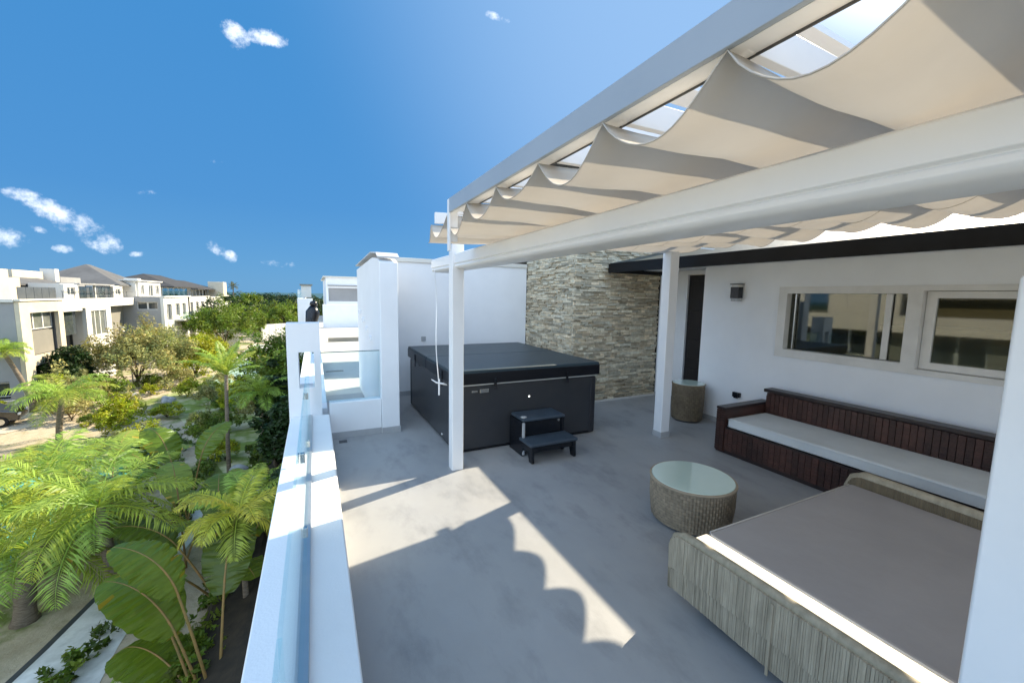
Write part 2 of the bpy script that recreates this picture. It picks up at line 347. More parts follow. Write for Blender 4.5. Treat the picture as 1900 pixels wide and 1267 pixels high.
# stepped niche on the neighbour's face of the pier
for k in range(4):
    b = MB(); b.box(.790, .8205, 6.9+.55*k, 7.1+.55*k, 1.25+.12*k, 1.31+.12*k); b.build('ledge', M['white'], t)
t = thing('back_wall', 'tall plain white wall behind the hot tub with a pale coping along the top', 'wall')
b = MB(); b.box(1.08, 4.255, 8.06, 8.26, -.05, 2.62); b.build('wall_body', M['white'], t)
b = MB(); b.box(1.08, 4.255, 8.03, 8.29, 2.621, 2.70); b.build('coping', M['bwhite'], t, bevel=.006)
b = MB(); b.box(1.9, 1.99, 8.04, 8.058, 1.08, 1.17); b.build('socket_plate', M['skirt'], t, bevel=.004)
b = MB(); b.box(1.08, 4.255, 8.045, 8.058, 0, .085); b.build('skirting', M['skirt'], t)
# outboard wing wall with square opening
t = thing('wing_wall', 'white wing wall with a small square opening jutting outside the parapet', 'wall')
b = MB(); b.wall('y', 5.95, .30, -.345, .05, -6.5, 1.60, [(-.215, -.03, .74, 1.22)]); b.build('wall_body', M['white'], t, bevel=.02)

# stone clad block
t = thing('stone_block', 'tall block clad in rough beige ledger stone between the hot tub and the door', 'wall')
b = MB(); b.box(4.30, 10.5, 6.24, 8.9, -.05, 4.6); b.build('core', M['mortar'], t)
b = MB(); rs = random.Random(3)
def ledger(b, axis, u0, u1, face, z1):
    z = 0.0
    while z < z1:
        h = rs.choice((.022, .028, .034, .040, .048)); u = u0-rs.random()*.2
        while u < u1:
            l = rs.uniform(.07, .30); a, c = max(u, u0), min(u+l, u1); d = rs.uniform(.010, .062); tn = rs.uniform(.55, 1.2); warm = rs.uniform(.93, 1.06)
            col = (tn*warm, tn, tn/warm)
            if c-a > .02:
                if axis == 'y': b.box(a+.002, c-.002, face-d, face+.005, z+.0015, z+h-.0015, col)
                else: b.box(face-d, face+.005, a+.002, c-.002, z+.0015, z+h-.0015, col)
            u += l
        z += h
ledger(b, 'y', 4.262, 6.34, 6.24, 3.3); ledger(b, 'x', 6.20, 8.06, 4.30, 3.3)
b.build('stone_cladding', M['stone'], t)
b = MB(); b.box(4.24, 6.345, 6.165, 6.185, 0, .035); b.build('base_strip', M['frame'], t)

# house
WX = 5.9
t = thing('house', 'white rendered house side with black eave, dark door and wide white window', 'house')
b = MB(); b.wall('x', WX, .2, -3, 4.78, -.05, 2.72, [(.55, 3.53, 1.225, 2.195)]); b.wall('y', 4.581, .199, WX+.201, 6.55, -.05, 2.72)
b.wall('x', 6.36, .2, 4.781, 6.2, -.05, 2.95, [(4.80, 5.52, -.05, 2.46)]); b.build('wall', M['white'], t)
b = MB(); b.box(WX-.012, WX-.001, -3, 4.781, 0, .08); b.box(6.345, 6.358, 5.53, 6.18, 0, .08); b.build('skirting', M['skirt'], t)
d = MB(); d.box(6.40, 6.45, 4.802, 5.518, 0, 2.45); dd = d.build('door', M['door'], t)
d = MB(); d.tube([(6.37, 4.93, .85), (6.37, 4.93, 1.75)], .013); d.build('door_handle', M['chrome'], dd)
d = MB()
for z in (.35, .9, 1.45, 2.0): d.box(6.385, 6.3985, 5.02, 5.45, z, z+.34)
d.build('door_panelling', M['door'], dd, bevel=.006)
b = MB(); b.box(6.36, 6.6, 4.6, 6.2, 2.46, 2.53)
# roof: sloping plane with soffit, black fascia at the eave
b = MB(); ex, ez = 4.925, 2.62; sl_ = .22
b.prism([(ex+.06, 2.592), (10, 2.592+(10-ex)*sl_), (10, 2.632+(10-ex)*sl_), (ex, 2.632)], -4, 6.05, 'y'); rf = b.build('roof', M['tile'], t)
b = MB(); b.box(ex, ex+.035, -4, 6.09, 2.462, 2.626); b.box(ex+.036, 6.35, 6.055, 6.09, 2.462, 2.626); b.build('fascia', M['fascia'], rf, bevel=.004)
b = MB(); b.box(ex+.037, 6.3, -4, 6.05, 2.535, 2.548); b.build('soffit', M['white'], rf)
# window: outer surround, two sashes set in one wide opening
fr = MB(); y0, y1, z0, z1 = .55, 3.53, 1.225, 2.195
fr.wall('x', WX-.02, .12, y0, y1, z0, z1, [(2.145, 3.42, 1.335, 2.105), (.60, 2.02, 1.285, 2.135)])
wf = fr.build('window_frame', M['frame'], t, bevel=.005)
s = MB(); s.wall('x', WX+.06, .05, .605, 2.015, 1.29, 2.13, [(.70, 1.93, 1.365, 2.06)]); s.build('sash', M['frame'], wf, bevel=.004)
s = MB(); s.box(WX+.055, WX+.075, 2.30, 2.36, 1.34, 2.10); s.build('mullion', M['frame'], wf)
s = MB(); s.box(WX+.045, WX+.06, 3.33, 3.345, 1.34, 2.10); s.build('mullion', M['chrome'], wf)
s = MB(); s.box(WX+.085, WX+.090, 2.147, 3.418, 1.337, 2.103); s.build('pane', M['pane'], t)
s = MB(); s.box(WX+.085, WX+.090, .702, 1.928, 1.367, 2.058); s.build('pane', M['pane'], t)
# room behind the window
s = MB(); s.box(8.4, 8.5, -.2, 4.5, .0, 2.60); s.box(WX+.21, 8.4, -.3, -.2, .0, 2.6); s.box(WX+.21, 8.4, 4.4, 4.5, 0, 2.6); s.box(WX+.21, 8.4, -.2, 4.4, -.04, 0); s.build('interior_wall', M['room'], t)
s = MB(); s.box(7.2, 7.8, 1.1, 2.75, .0, 1.62); s.box(7.1, 7.9, .9, 2.85, 1.625, 1.68); s.box(7.6, 8.3, .3, 1.4, 1.75, 2.3); s.build('kitchen_cabinet', M['room_white'], t, bevel=.01)

# wall lamp and socket
t = thing('wall_lamp', 'small black up-and-down wall lamp with metal cap on the white house wall', 'wall lamp')
b = MB(); b.box(WX-.13, WX-.02, 4.07, 4.20, 2.03, 2.20); b.build('lamp_body', M['black'], t, bevel=.004)
b = MB(); b.box(WX-.14, WX-.01, 4.06, 4.21, 2.235, 2.25); b.build('lamp_cap', M['gasket'], t, bevel=.003)
b = MB(); b.box(WX-.12, WX-.03, 4.08, 4.19, 2.201, 2.234); b.build('top_lens', M['frame'], t)
b = MB(); b.box(WX-.12, WX-.03, 4.08, 4.19, 1.985, 2.029); b.build('bottom_lens', mat('ribbed_lens', (.45, .47, .48), .3, .5, col2=(.3, .3, .3), ns=40), t)
t = thing('outdoor_socket', 'small black weatherproof socket on the white wall above the sofa arm', 'socket')
b = MB(); b.box(WX-.05, WX-.001, 3.98, 4.10, .50, .575); b.build('socket_box', M['black'], t, bevel=.006)
b = MB(); b.box(WX-.075, WX-.051, 3.99, 4.06, .49, .565); b.build('flap', M['black'], t, bevel=.004)
t = MB(); t.box(.24, .34, 5.73, 5.83, .0005, .004); t = t.build('floor_drain', M['gasket']); tag(t, 'tiny dark square drain in the grey floor near the low partition wall', 'drain')

# ================================================================ PERGOLA
t = thing('pergola', 'white metal pergola with long beams, slim posts and scalloped beige shade cloth', 'pergola')
PZ = lambda x: 2.60+.05*(x-.92)
b = MB(); b.box(1.355, 1.49, 4.29, 4.42, 0, 2.55); b.build('post', M['paint'], t, bevel=.008)
b = MB(); b.box(4.44, 4.60, 4.16, 4.31, .07, 2.72); p2 = b.build('post', M['paint'], t, bevel=.008)
b = MB(); b.box(4.432, 4.608, 4.152, 4.318, 0, .085); b.build('post_foot', M['skirt'], p2, bevel=.004)
# main beam: box with rounded lower gutter
prof = [(1.375, 2.345), (1.375, 2.44), (1.395, 2.452), (1.56, 2.452), (1.585, 2.44), (1.585, 2.345), (1.635, 2.330), (1.650, 2.312), (1.638, 2.296), (1.60, 2.288), (1.43, 2.288), (1.395, 2.296), (1.380, 2.312), (1.384, 2.330), (1.395, 2.338)]
b = MB(); b.prism(prof, -3.5, 5.25, 'y'); b.build('main_beam', M['paint'], t, bevel=.004)
# outer beam with lip channel
b = MB(); b.box(.915, .935, -3, 2.98, 2.606, 2.708); b.box(.936, 1.0, -3, 2.978, 2.69, 2.706); ob = b.build('outer_beam', mat('shade_tinted_white', (.34, .39, .45), .38, .5, col2=(.31, .36, .42), ns=2), t, bevel=.003)  # white beam coloured blue-grey, its shade put into the paint
b = MB(); b.box(.936, .972, -3, 2.97, 2.607, 2.640); b.box(.973, 1.02, -3, 2.97, 2.618, 2.632); b.build('channel_lip', M['paint'], ob)
b = MB(); b.box(1.021, 1.025, -3, 2.97, 2.612, 2.620); b.build('gasket', M['gasket'], ob)
b = MB(); b.box(.916, .93, 2.981, 3.03, 2.33, 2.707); b.box(.931, .99, 3.0, 3.012, 2.40, 2.69); b.build('end_plate', M['paint'], ob, bevel=.003)
peaks = [.73+.468*k for k in range(-8, 7)]           # rod positions along y
peaks = [p for p in peaks if p < 3.6]
SK = lambda x: .075*(x-.92)
YE = lambda x: 3.62+.185*(x-.92)
for p in peaks:
    if p > 2.95: x0 = .96
    else: x0 = .937
    b = MB(); x1 = 4.80; th = .015
    P8 = [(x, p+SK(x)+q, PZ(x)+dz) for dz in (.012, .105) for q in (-th, th) for x in (x0, x1)]
    b.v = P8; b.f = [(0,2,3,1),(4,5,7,6),(0,1,5,4),(2,6,7,3),(0,4,6,2),(1,3,7,5)]; b.c = [None]*6
    b.build('rafter', M['paint'], t, bevel=.003)
    if p < 3.4:
        b = MB(); b.v = [(x, p+SK(x)+q, PZ(x)+dz+.27) for dz in (0, .02) for q in (.10, .235) for x in (1.25, 4.80)]; b.f = [(0,2,3,1),(4,5,7,6),(0,1,5,4),(2,6,7,3),(0,4,6,2),(1,3,7,5)]; b.c = [None]*6
        b.build('shade_slat', M['paint'], t)  # slats added above the cloth to throw shade bands on it
b = MB(); b.box(4.50, 4.56, -3, 4.40, 2.875, 2.935); b.build('house_side_rail', M['paint'], t)
b = MB(); b.box(4.56, 5.88, 4.36, 4.375, 2.76, 2.775); b.build('cross_rail', M['paint'], t)
b = MB(); b.box(4.445, 4.595, 4.165, 4.305, 2.721, 2.874); b.build('bracket', M['paint'], t)
# scalloped cloth
b = MB(); xs = [.925+(4.83-.925)*i/46 for i in range(47)]; grid = []
rows = []
for i in range(len(peaks)-1):
    for k in range(14): rows.append((peaks[i]+.468*k/14, i, k/14))
rows.append((peaks[-1], len(peaks)-1, 0))
for (y, i, u) in rows:
    r_ = []
    for x in xs:
        sag = .135+.012*math.sin(i*2.3)+.01*math.sin(x*1.7+i)
        uu = u**1.12
        z = PZ(x) - sag*(1-(2*uu-1)**2)*(1+.07*math.sin(x*2.9+i*4.1)) + .006*math.sin(x*2.1+y*3.3)*math.sin(math.pi*u) + .004*math.sin(x*5+i*1.3+u*3)+.003*math.sin(x*13+u*9+i)
        r_.append((x+.006*math.sin(y*9), y+SK(x), z))
    grid.append(r_)
for k in range(1, 13):
    u = k/12; r_ = []
    for x in xs:
        ye = YE(x); y0_ = peaks[-1]+SK(x); y = y0_+(ye-y0_)*u
        z = PZ(x) - (.11+.02*math.sin(x*2))*math.sin(min(u*1.5, 1)*math.pi/2)*1.15+.006*math.sin(x*4+u*5)
        r_.append((x, y, z))
    grid.append(r_)
n = len(xs); b.v = [p for r_ in grid for p in r_]
for a in range(len(grid)-1):
    for j in range(n-1): b.f.append((a*n+j, a*n+j+1, (a+1)*n+j+1, (a+1)*n+j)); b.c.append(None)
cl = b.build('shade_cloth', M['fabric'], t, smooth=True)
for e in (n//3, 2*n//3):
    b = MB(); b.tube([Vector(r_[e])+Vector((0, 0, -.0015)) for r_ in grid], .0022, 4); b.build('seam', M['fabric'], cl, smooth=True)
# hem rope on both edges
for (e, nm) in ((0, 'hem'), (n-1, 'hem')):
    b = MB(); b.tube([Vector(r_[e])+Vector((0, 0, -.001)) for r_ in grid], .0028, 5); b.build(nm, M['fabric'], cl, smooth=True)
# curved neighbouring metal post at the right edge
t = thing('white_column', 'thick white square column close to the camera at the right edge, metal eye on top', 'column')
b = MB(); b.box(1.853, 2.03, .10, .434, 0, 2.088); b.build('shaft', M['paint'], t, bevel=.012)
b = MB(); cc = Vector((1.872, .416, 2.118)); b.tube([cc+Vector((math.cos(a)*.018, -math.sin(a)*.007, math.sin(a)*.020)) for a in [2*math.pi*k/20 for k in range(21)]], .006, 8, False); b.tube([(1.872, .416, 2.085), (1.872, .416, 2.10)], .006)
b.build('eye_bolt', M['chrome'], t, smooth=True)
b = MB(); b.tube([(1.872, .416, 2.136), (1.872, .416, 2.55)], .0025, 6); b.build('cord', M['chrome'], t)
# strap hanging from the beam
t = thing('pull_strap', 'thin white pull strap with T-shaped cleat hanging from the beam beside the left post', 'strap')
b = MB(); pts = [(1.33+.012*math.sin(k*.5), 4.93-.012*k, 2.30-.10*k) for k in range(15)]
for k in range(len(pts)-1):
    b.box(-.006, .006, -.002, .002, 0, -.102, None, Matrix.Translation(pts[k]) @ Vector(pts[k+1]).__sub__(Vector(pts[k])).to_track_quat('-Z', 'Y').to_matrix().to_4x4())
b.build('webbing', M['paint'], t)
b = MB(); e = Vector(pts[-1]); b.box(e.x-.011, e.x+.011, e.y-.007, e.y+.007, e.z-.12, e.z+.08); b.build('handle', M['paint'], t, bevel=.006)
b = MB(); b.tube([e+Vector((-.095, 0, .085)), e+Vector((-.03, 0, .04)), e+Vector((.05, 0, .02)), e+Vector((.10, .0, .0))], [.004, .010, .013, .009], 8); b.build('cleat', M['paint'], t, smooth=True)

# ================================================================ HOT TUB
t = thing('hot_tub', 'large square covered hot tub with dark grey cabinet and dark blue vinyl cover', 'hot tub')
X0, X1, Y0, Y1 = 1.53, 3.70, 4.75, 7.35
b = MB(); b.box(X0+.03, X1-.03, Y0+.03, Y1-.03, 0, .05); b.build('base', M['black'], t)
for (a, c, d, e) in ((X0+.10, X1-.10, Y0, Y0+.04), (X0+.10, X1-.10, Y1-.04, Y1)):
    b = MB(); nb = 1; b.box(a, c, d, e, .045, .855); b.build('side_panel', M['cabinet'], t, bevel=.004)
for (a, c) in ((X0, X0+.04), (X1-.04, X1)):
    b = MB(); b.box(a, c, Y0+.10, Y1-.10, .045, .855); b.build('side_panel', M['cabinet'], t, bevel=.004)
for cx in (X0, X1-.098):
    for cy in (Y0, Y1-.098):
        b = MB(); b.box(cx-.006, cx+.104, cy-.006, cy+.104, .01, .858); b.build('corner_post', M['corner'], t, bevel=.03, seg=3)
b = MB(); b.box(X0-.012, X1+.012, Y0-.014, Y1+.012, .862, .905); b.build('rim', M['rim'], t, bevel=.012)
for (a, c) in ((Y0-.03, (Y0+Y1)/2-.004), ((Y0+Y1)/2+.004, Y1+.03)):
    b = MB(); b.box(X0-.03, X1+.03, a, c, .955, 1.07); cv = b.build('cover_half', M['vinyl'], t, bevel=.014)
    b = MB(); b.box(X0-.036, X1+.036, a-.005 if a < 5 else a, c if a < 5 else c+.005, .885, 1.032); b.build('cover_skirt', M['vinyl_skirt'], cv, bevel=.008)
for x in (2.05, 3.15):
    b = MB(); b.box(x, x+.035, Y0-.042, Y0-.0365, .80, .96); b.build('cover_strap', M['black'], t)
    b = MB(); b.box(x-.008, x+.043, Y0-.050, Y0-.0425, .80, .845); b.build('strap_buckle', M['corner'], t, bevel=.003)
b = MB(); b.box(1.755, 1.835, 4.738, 4.749, .775, .80); b.box(1.865, 1.99, 4.736, 4.749, .765, .815); b.build('latch_plate', M['chrome'], t, bevel=.004)
b = MB(); b.lathe([(.012, 0), (.010, .006)], 0, 0, 16); o = b.build('indicator_light', mat('white_led', (.9, .9, .9), .3, emit=((1, 1, 1), 1.5), col2=(.85, .85, .85)), t); o.location = (2.585, 4.748, .655); o.rotation_euler = (R(90), 0, 0)
b = MB(); b.lathe([(.018, 0), (.014, .010)], 0, 0, 16); o = b.build('drain_cap', M['chrome'], t); o.location = (1.529, 5.3, .09); o.rotation_euler = (0, R(-90), 0)
for y in (5.15, 6.75):
    b = MB(); b.box(X0-.05, X0-.037, y, y+.04, .80, 1.0); b.build('cover_strap', M['black'], t)

# steps
t = thing('tub_steps', 'black plastic two-tread steps standing in front of the hot tub', 'steps')
b = MB(); b.box(2.30, 2.92, 4.36, 4.72, .435, .475); b.build('tread', M['tread'], t, bevel=.014)
b = MB(); b.box(2.26, 2.94, 4.08, 4.40, .205, .245); b.build('tread', M['tread'], t, bevel=.014)
for x in (2.285, 2.885):
    b = MB(); b.prism([(4.72, 0), (4.72, .433), (4.38, .433), (4.38, .203), (4.10, .203), (4.09, 0), (4.17, 0), (4.20, .10), (4.33, .12), (4.36, 0)], x, x+.035, 'x'); b.build('side_frame', M['black'], t, bevel=.004)
b = MB(); b.box(2.321, 2.884, 4.40, 4.415, .25, .43); b.build('riser', M['black'], t)
b = MB(); b.box(2.321, 2.884, 4.12, 4.135, .13, .20); b.build('riser', M['black'], t)
b = MB(); b.box(2.288, 2.318, 4.340, 4.372, .02, .43); b.build('edge_trim', M['skirt'], t, bevel=.006)
b = MB(); b.lathe([(.03, 0), (.038, .006), (.0385, .014)], 2.335, 4.42, 20); o = b.build('pivot_cap', M['rim'], t); o.location.z = .476
b = MB(); b.lathe([(.02, 0), (.018, .008)], 0, 0, 12); o = b.build('bolt', M['chrome'], t); o.location = (2.84, 4.398, .40); o.rotation_euler = (R(90), 0, 0)

# ================================================================ SOFA
t = thing('bench_sofa', 'long dark red-brown woven sofa with one pale cushion along the house wall', 'sofa')
SX, SB = 4.77, 5.86; ye, ys = 3.53, .25
def slats(b, x, a, c, z0, z1, dx, step=.098):
    y = a
    while y < c-.02:
        tn = rnd.uniform(.7, 1.35); e = min(y+step, c); z = z0; k = 0
        while z < z1-.004:
            h = min(.017, z1-z); q = tn*rnd.uniform(.8, 1.2); o = .0035*((k+round(y/step)) % 2)
            b.box(x-o, x+dx, y+.003, e-.003, z+.0008, z+h-.0008, (q, q*.97, q*.97)); z += h; k += 1
        y += step
b = MB(); slats(b, SX, ys, ye-.13, .05, .335, .022, .066); b.build('woven_front', M['wood'], t)
b = MB(); b.box(SX+.024, SX+.05, ys, ye-.13, .03, .33); b.box(SX-.004, SX+.05, ys, ye-.13, .336, .352); b.box(SX+.02, SX+.06, ys, ye, .0, .049); b.build('front_rail', M['wood_dark'], t)
b = MB(); b.box(SX+.05, SB-.2, ys, ye-.13, .28, .335); b.build('seat_base', M['wood_dark'], t)
b = MB(); b.box(5.58, 5.61, ys, ye-.13, .33, .70); slats(b, 5.555, ys, ye-.13, .34, .752, .022, .058); b.build('woven_back', M['wood'], t)
b = MB(); b.box(5.54, 5.72, ys, ye-.11, .755, .80); b.box(5.64, 5.72, ys, ye-.13, .03, .754); b.build('back_rail', M['wood_dark'], t, bevel=.008)
b = MB(); b.box(SX+.005, 5.70, ye-.125, ye, .02, .575); slats(b, SX-.012, ye-.125, ye, .03, .575, .016, .062); b.build('arm_panel', M['wood'], t)
b = MB(); b.box(SX-.015, 5.70, ye-.13, ye+.005, .577, .612); b.build('armrest', M['wood_dark'], t, bevel=.008)
b = MB(); nx, ny = 10, 40
b.box(SX+.012, 5.55, ys, ye-.145, .356, .475); cu = b.build('seat_cushion', M['cushion'], t, bevel=.035, seg=5)
b = MB()
for z in (.372, .460): b.tube([(5.5, ye-.142, z), (SX+.03, ye-.142, z), (SX+.0105, ye-.165, z), (SX+.0105, ys, z)], .0045, 6)
b.build('cushion_piping', M['cushion'], cu, smooth=True)

# ================================================================ TABLES
def weave_drum(b, cx, cy, prof, n=72, rows=14):
    # rings of woven strands
    def rad(z):
        for (r0, z0), (r1, z1) in zip(prof, prof[1:]):
            if z0 <= z <= z1: return r0+(r1-r0)*(z-z0)/(z1-z0)
        return prof[-1][0]
    zb, zt = prof[0][1], prof[-1][1]; h = (zt-zb)/rows
    for k in range(rows):
        for j in range(n):
            a0 = 2*math.pi*j/n; a1 = 2*math.pi*(j+1)/n; am = (a0+a1)/2; out = .0035 if (j+k) % 2 == 0 else .0
            z0 = zb+k*h+.001; z1 = z0+h-.002; r0, r1 = rad(z0), rad(z1); tn = rnd.uniform(.8, 1.15); c_ = (tn, tn, tn)
            P = lambda a, r, z: (cx+r*math.cos(a), cy+r*math.sin(a), z)
            rm0, rm1 = r0+out, r1+out
            b.poly([P(a0, r0-.002, z0), P(am, rm0, z0), P(am, rm1, z1), P(a0, r1-.002, z1)], c_); b.poly([P(am, rm0, z0), P(a1, r0-.002, z0), P(a1, r1-.002, z1), P(am, rm1, z1)], c_)
def drum_table(cx, cy, r, h, label, wm, rows, n):
    t = thing('drum_table', label, 'table', loc=(cx, cy, 0))
    b = MB(); b.lathe([(r*.80, 0), (r*.84, .03)], 0, 0, 40); b.build('foot', M['gasket'], t)
    b = MB(); weave_drum(b, 0, 0, [(r*.93, .03), (r*.985, h*.5), (r*.99, h-.025)], n, rows); b.lathe([(r*.91, .031), (r*.95, h*.5), (r*.96, h-.03)], 0, 0, 40, (.5, .5, .5)); b.build('wicker_body', wm, t)
    b = MB(); b.tube([(math.cos(a)*r*.985, math.sin(a)*r*.985, h-.018) for a in [2*math.pi*k/60 for k in range(61)]], .013, 8, False, (1.2, 1.2, 1.2)); b.build('rim', wm, t, smooth=True)
    b = MB(); b.lathe([(r*.945, h-.02), (r*.965, h-.018), (r*.965, h-.006), (r*.955, h-.002)], 0, 0, 64); b.build('glass_top', M['tabletop'], t)
    return t
drum_table(3.045, 2.455, .362, .405, 'round brown wicker drum table with pale green glass top in the middle of the terrace', mat('tan_wicker', (.31, .25, .175), .55, .4, tone=True, col2=(.225, .18, .125), ns=3), 13, 84)
drum_table(5.56, 4.68, .255, .63, 'tall narrow dark wicker drum table with glass top beside the door', M['wicker2'], 16, 52)

# ================================================================ DAYBED
t = thing('daybed', 'wide wicker daybed with grey mattress in the right foreground', 'daybed')
def panel(b, x, th, y0, y1, zb, zt, curl=.0):
    # woven side panel: columns of vertical strands, top and ends rolled over
    y = y0; k = 0
    while y < y1:
        wdt = rnd.choice((.010, .012, .014)); tn = rnd.uniform(.84, 1.12); f = (y-y0)/(y1-y0)
        e = (y1-y)/.10; rz = 0 if e > 1 else (1-math.sqrt(max(0, 1-(1-e)**2)))*.09
        z0, z1 = zb(y), zt(y)-rz; c_ = (tn, tn*.99, tn*.96); m_ = z0+(z1-z0)*.40
        o = rnd.uniform(0, .004)
        b.box(x-o, x+th+o, y, y+wdt-.0015, z0, m_-.006, c_); b.box(x-.012-o, x+th+.006+o, y, y+wdt-.0015, m_+.002, z1, tuple(q*1.06 for q in c_)); y += wdt
zt = lambda y: .498+.012*math.sin(y*1.2); zb = lambda y: .135-.02*(1.76-y)
b = MB(); panel(b, 2.035, .055, -1.2, 1.765, zb, zt); b.build('side_panel', M['wicker'], t)
b = MB(); b.tube([(2.063, 1.760, .125), (2.063, 1.772, .40), (2.063, 1.745, .475), (2.063, 1.68, .506)]+[(2.063, 1.6-.1*k, zt(1.6-.1*k)+.004) for k in range(28)], .030, 10, True, (.95, .95, .9)); b.build('rolled_edge', M['wicker'], t, smooth=True)
for y in (1.10, .42, -.3):
    b = MB(); b.box(2.012, 2.019, y, y+.013, .10, .49, (1.0, .98, .94)); b.build('binding_strip', M['wicker'], t)
b = MB(); panel(b, 4.03, .08, -.8, 1.70, lambda y: .14, lambda y: .56-.02*(1.7-y)); b.build('side_panel', M['wicker2'], t)
b = MB(); b.tube([(4.07, 1.695, .14), (4.07, 1.705, .45), (4.07, 1.68, .52), (4.07, 1.61, .56)]+[(4.07, 1.5-.1*k, .56-.02*(.2+.1*k)) for k in range(24)], .045, 10, True, (1.1, 1.1, 1.05)); b.build('rolled_edge', M['wicker'], t, smooth=True)
b = MB(); b.box(2.093, 4.028, 1.63, 1.68, .13, .261); b.box(2.093, 4.028, -1.2, 1.629, .16, .26); b.build('bed_frame', M['wicker2'], t)
b = MB(); b.box(2.262, 4.02, -1.2, 1.69, .262, .487); mt = b.build('mattress', M['mattress'], t, bevel=.03, seg=4)
b = MB(); b.tube([(2.27, -1.2, .478), (2.27, 1.65, .478), (2.30, 1.686, .478), (3.99, 1.686, .478)], .007, 6); b.build('piping', M['piping'], mt, smooth=True)
b = MB(); b.box(2.093, 2.26, -1.2, 1.685, .27, .486); b.build('sunlit_edge', mat('sun_stripe_cream', (.78, .75, .68), .9, .2, col2=(.72, .69, .62), ns=6), mt, bevel=.015, seg=3)  # sun stripe along the mattress edge, put in as a paler strip
for (x, y) in ((2.17, 1.50), (3.9, 1.5), (2.17, -.9), (3.9, -.9)):
    b = MB(); b.box(x, x+.09, y, y+.09, 0, .16); b.build('leg', M['black'], t, bevel=.004)

# ================================================================ NEIGHBOURING TERRACES BEYOND
def parapet(y0, y1, label):
    b = MB(); b.box(-.30, .12, y0, y1, -6.5, .36); tag(b.build('parapet_wall', M['white'], bevel=.01), label, 'wall')
parapet(6.27, 25.9, 'sunlit white parapet of the next terrace seen beyond the partition glass')
t = thing('glass_balustrade', 'short run of clear glass balustrade beyond the wing wall on the next terrace', 'balustrade', 'glass balustrades of the terraces')
for k in range(6):
    b = MB(); b.box(-.106, -.094, 12+1.5*k, 13.47+1.5*k, .36, 1.30); b.build('glass_panel', M['glass'], t)
b = MB(); b.box(.42, 6, 26, 26.25, -.1, 1.34); tag(b.build('low_wall', M['white'], bevel=.01), 'plain white low wall crossing the neighbouring terrace in front of a grey-windowed block', 'wall')
b = MB(); b.box(.2, .62, 11.2, 11.3, 0, .012); b.box(.46, 1.9, 18.2, 18.42, 0, .16); tag(b.build('low_bench', M['btaupe']), 'long low taupe bench slab on the sunlit floor of the next terrace', 'bench')
t = thing('stair_house', 'white rooftop block with a wide grey window behind the next terrace', 'building', loc=(0, 0, 0))
b = MB(); b.wall('y', 32, .2, .78, 7, -.1, 3.12, [(.93, 4.6, 1.42, 2.36)]); b.wall('x', .78, .2, 32.201, 42, -.1, 3.12); b.build('wall', M['white'], t)
b = MB(); b.box(.931, 4.599, 32.08, 32.10, 1.421, 2.359); b.build('window', M['bgrey'], t)
b = MB(); b.box(.88, 4.7, 31.93, 31.995, 2.5, 2.58); b.build('ledge', M['bgrey'], t)
b = MB(); b.box(.6, 7.2, 31.9, 42, 3.121, 3.2); b.build('roof_slab', M['bwhite'], t)
b = MB(); b.box(-1.0, -.1, 30, 30.3, -6.5, 1.62); b.box(-1.0, -.7, 30.301, 44, -6.5, 1.62); tag(b.build('wing_wall', M['white'], bevel=.02), 'far white wing wall on the neighbouring block, farther back than the first', 'wall')
t = thing('glass_balustrade', 'far glass balustrade with pale panels above the distant wing wall', 'balustrade', 'glass balustrades of the terraces')
for k in range(7):
    b = MB(); b.box(-1.0-.0, -.985, 30.4+1.6*k, 31.95+1.6*k, 1.63, 2.15); b.build('glass_panel', M['glass'], t)
    b = MB(); b.box(-1.01, -.97, 31.955+1.6*k, 31.995+1.6*k, 1.63, 2.2); b.build('baluster', M['paint'], t)
b = MB(); b.tube([(-.13, 12.9, .36), (-.12, 12.9, 1.0), (-.05, 12.9, 1.45), (-.02, 12.9, 1.62)], [.10, .14, .19, .10], 12); b.lathe([(.03, 1.60), (.11, 1.66), (.09, 1.74), (.02, 1.78)], -.02, 12.9, 12)
tag(b.build('covered_heater', M['black'], smooth=True), 'slim black covered patio heater standing behind the wing wall', 'patio heater')
t = thing('rooftop_planter', 'small white rooftop box with grey cap beside the far glass balustrade', 'planter')
b = MB(); b.box(-.9, -.2, 36, 37, 1.63, 2.55); b.build('box', M['bwhite'], t); b = MB(); b.box(-1.0, -.1, 35.9, 37.1, 2.551, 2.66); b.build('cap', M['btaupe'], t)
# dark roof peeping over the back wall
b = MB(); b.prism([(3.0, 2.9), (5.6, 3.35), (5.6, 3.25), (3.0, 2.8)], 11.5, 14, 'y'); tag(b.build('neighbour_roof', M['tile']), 'sliver of dark teal roof just above the white back wall', 'roof')

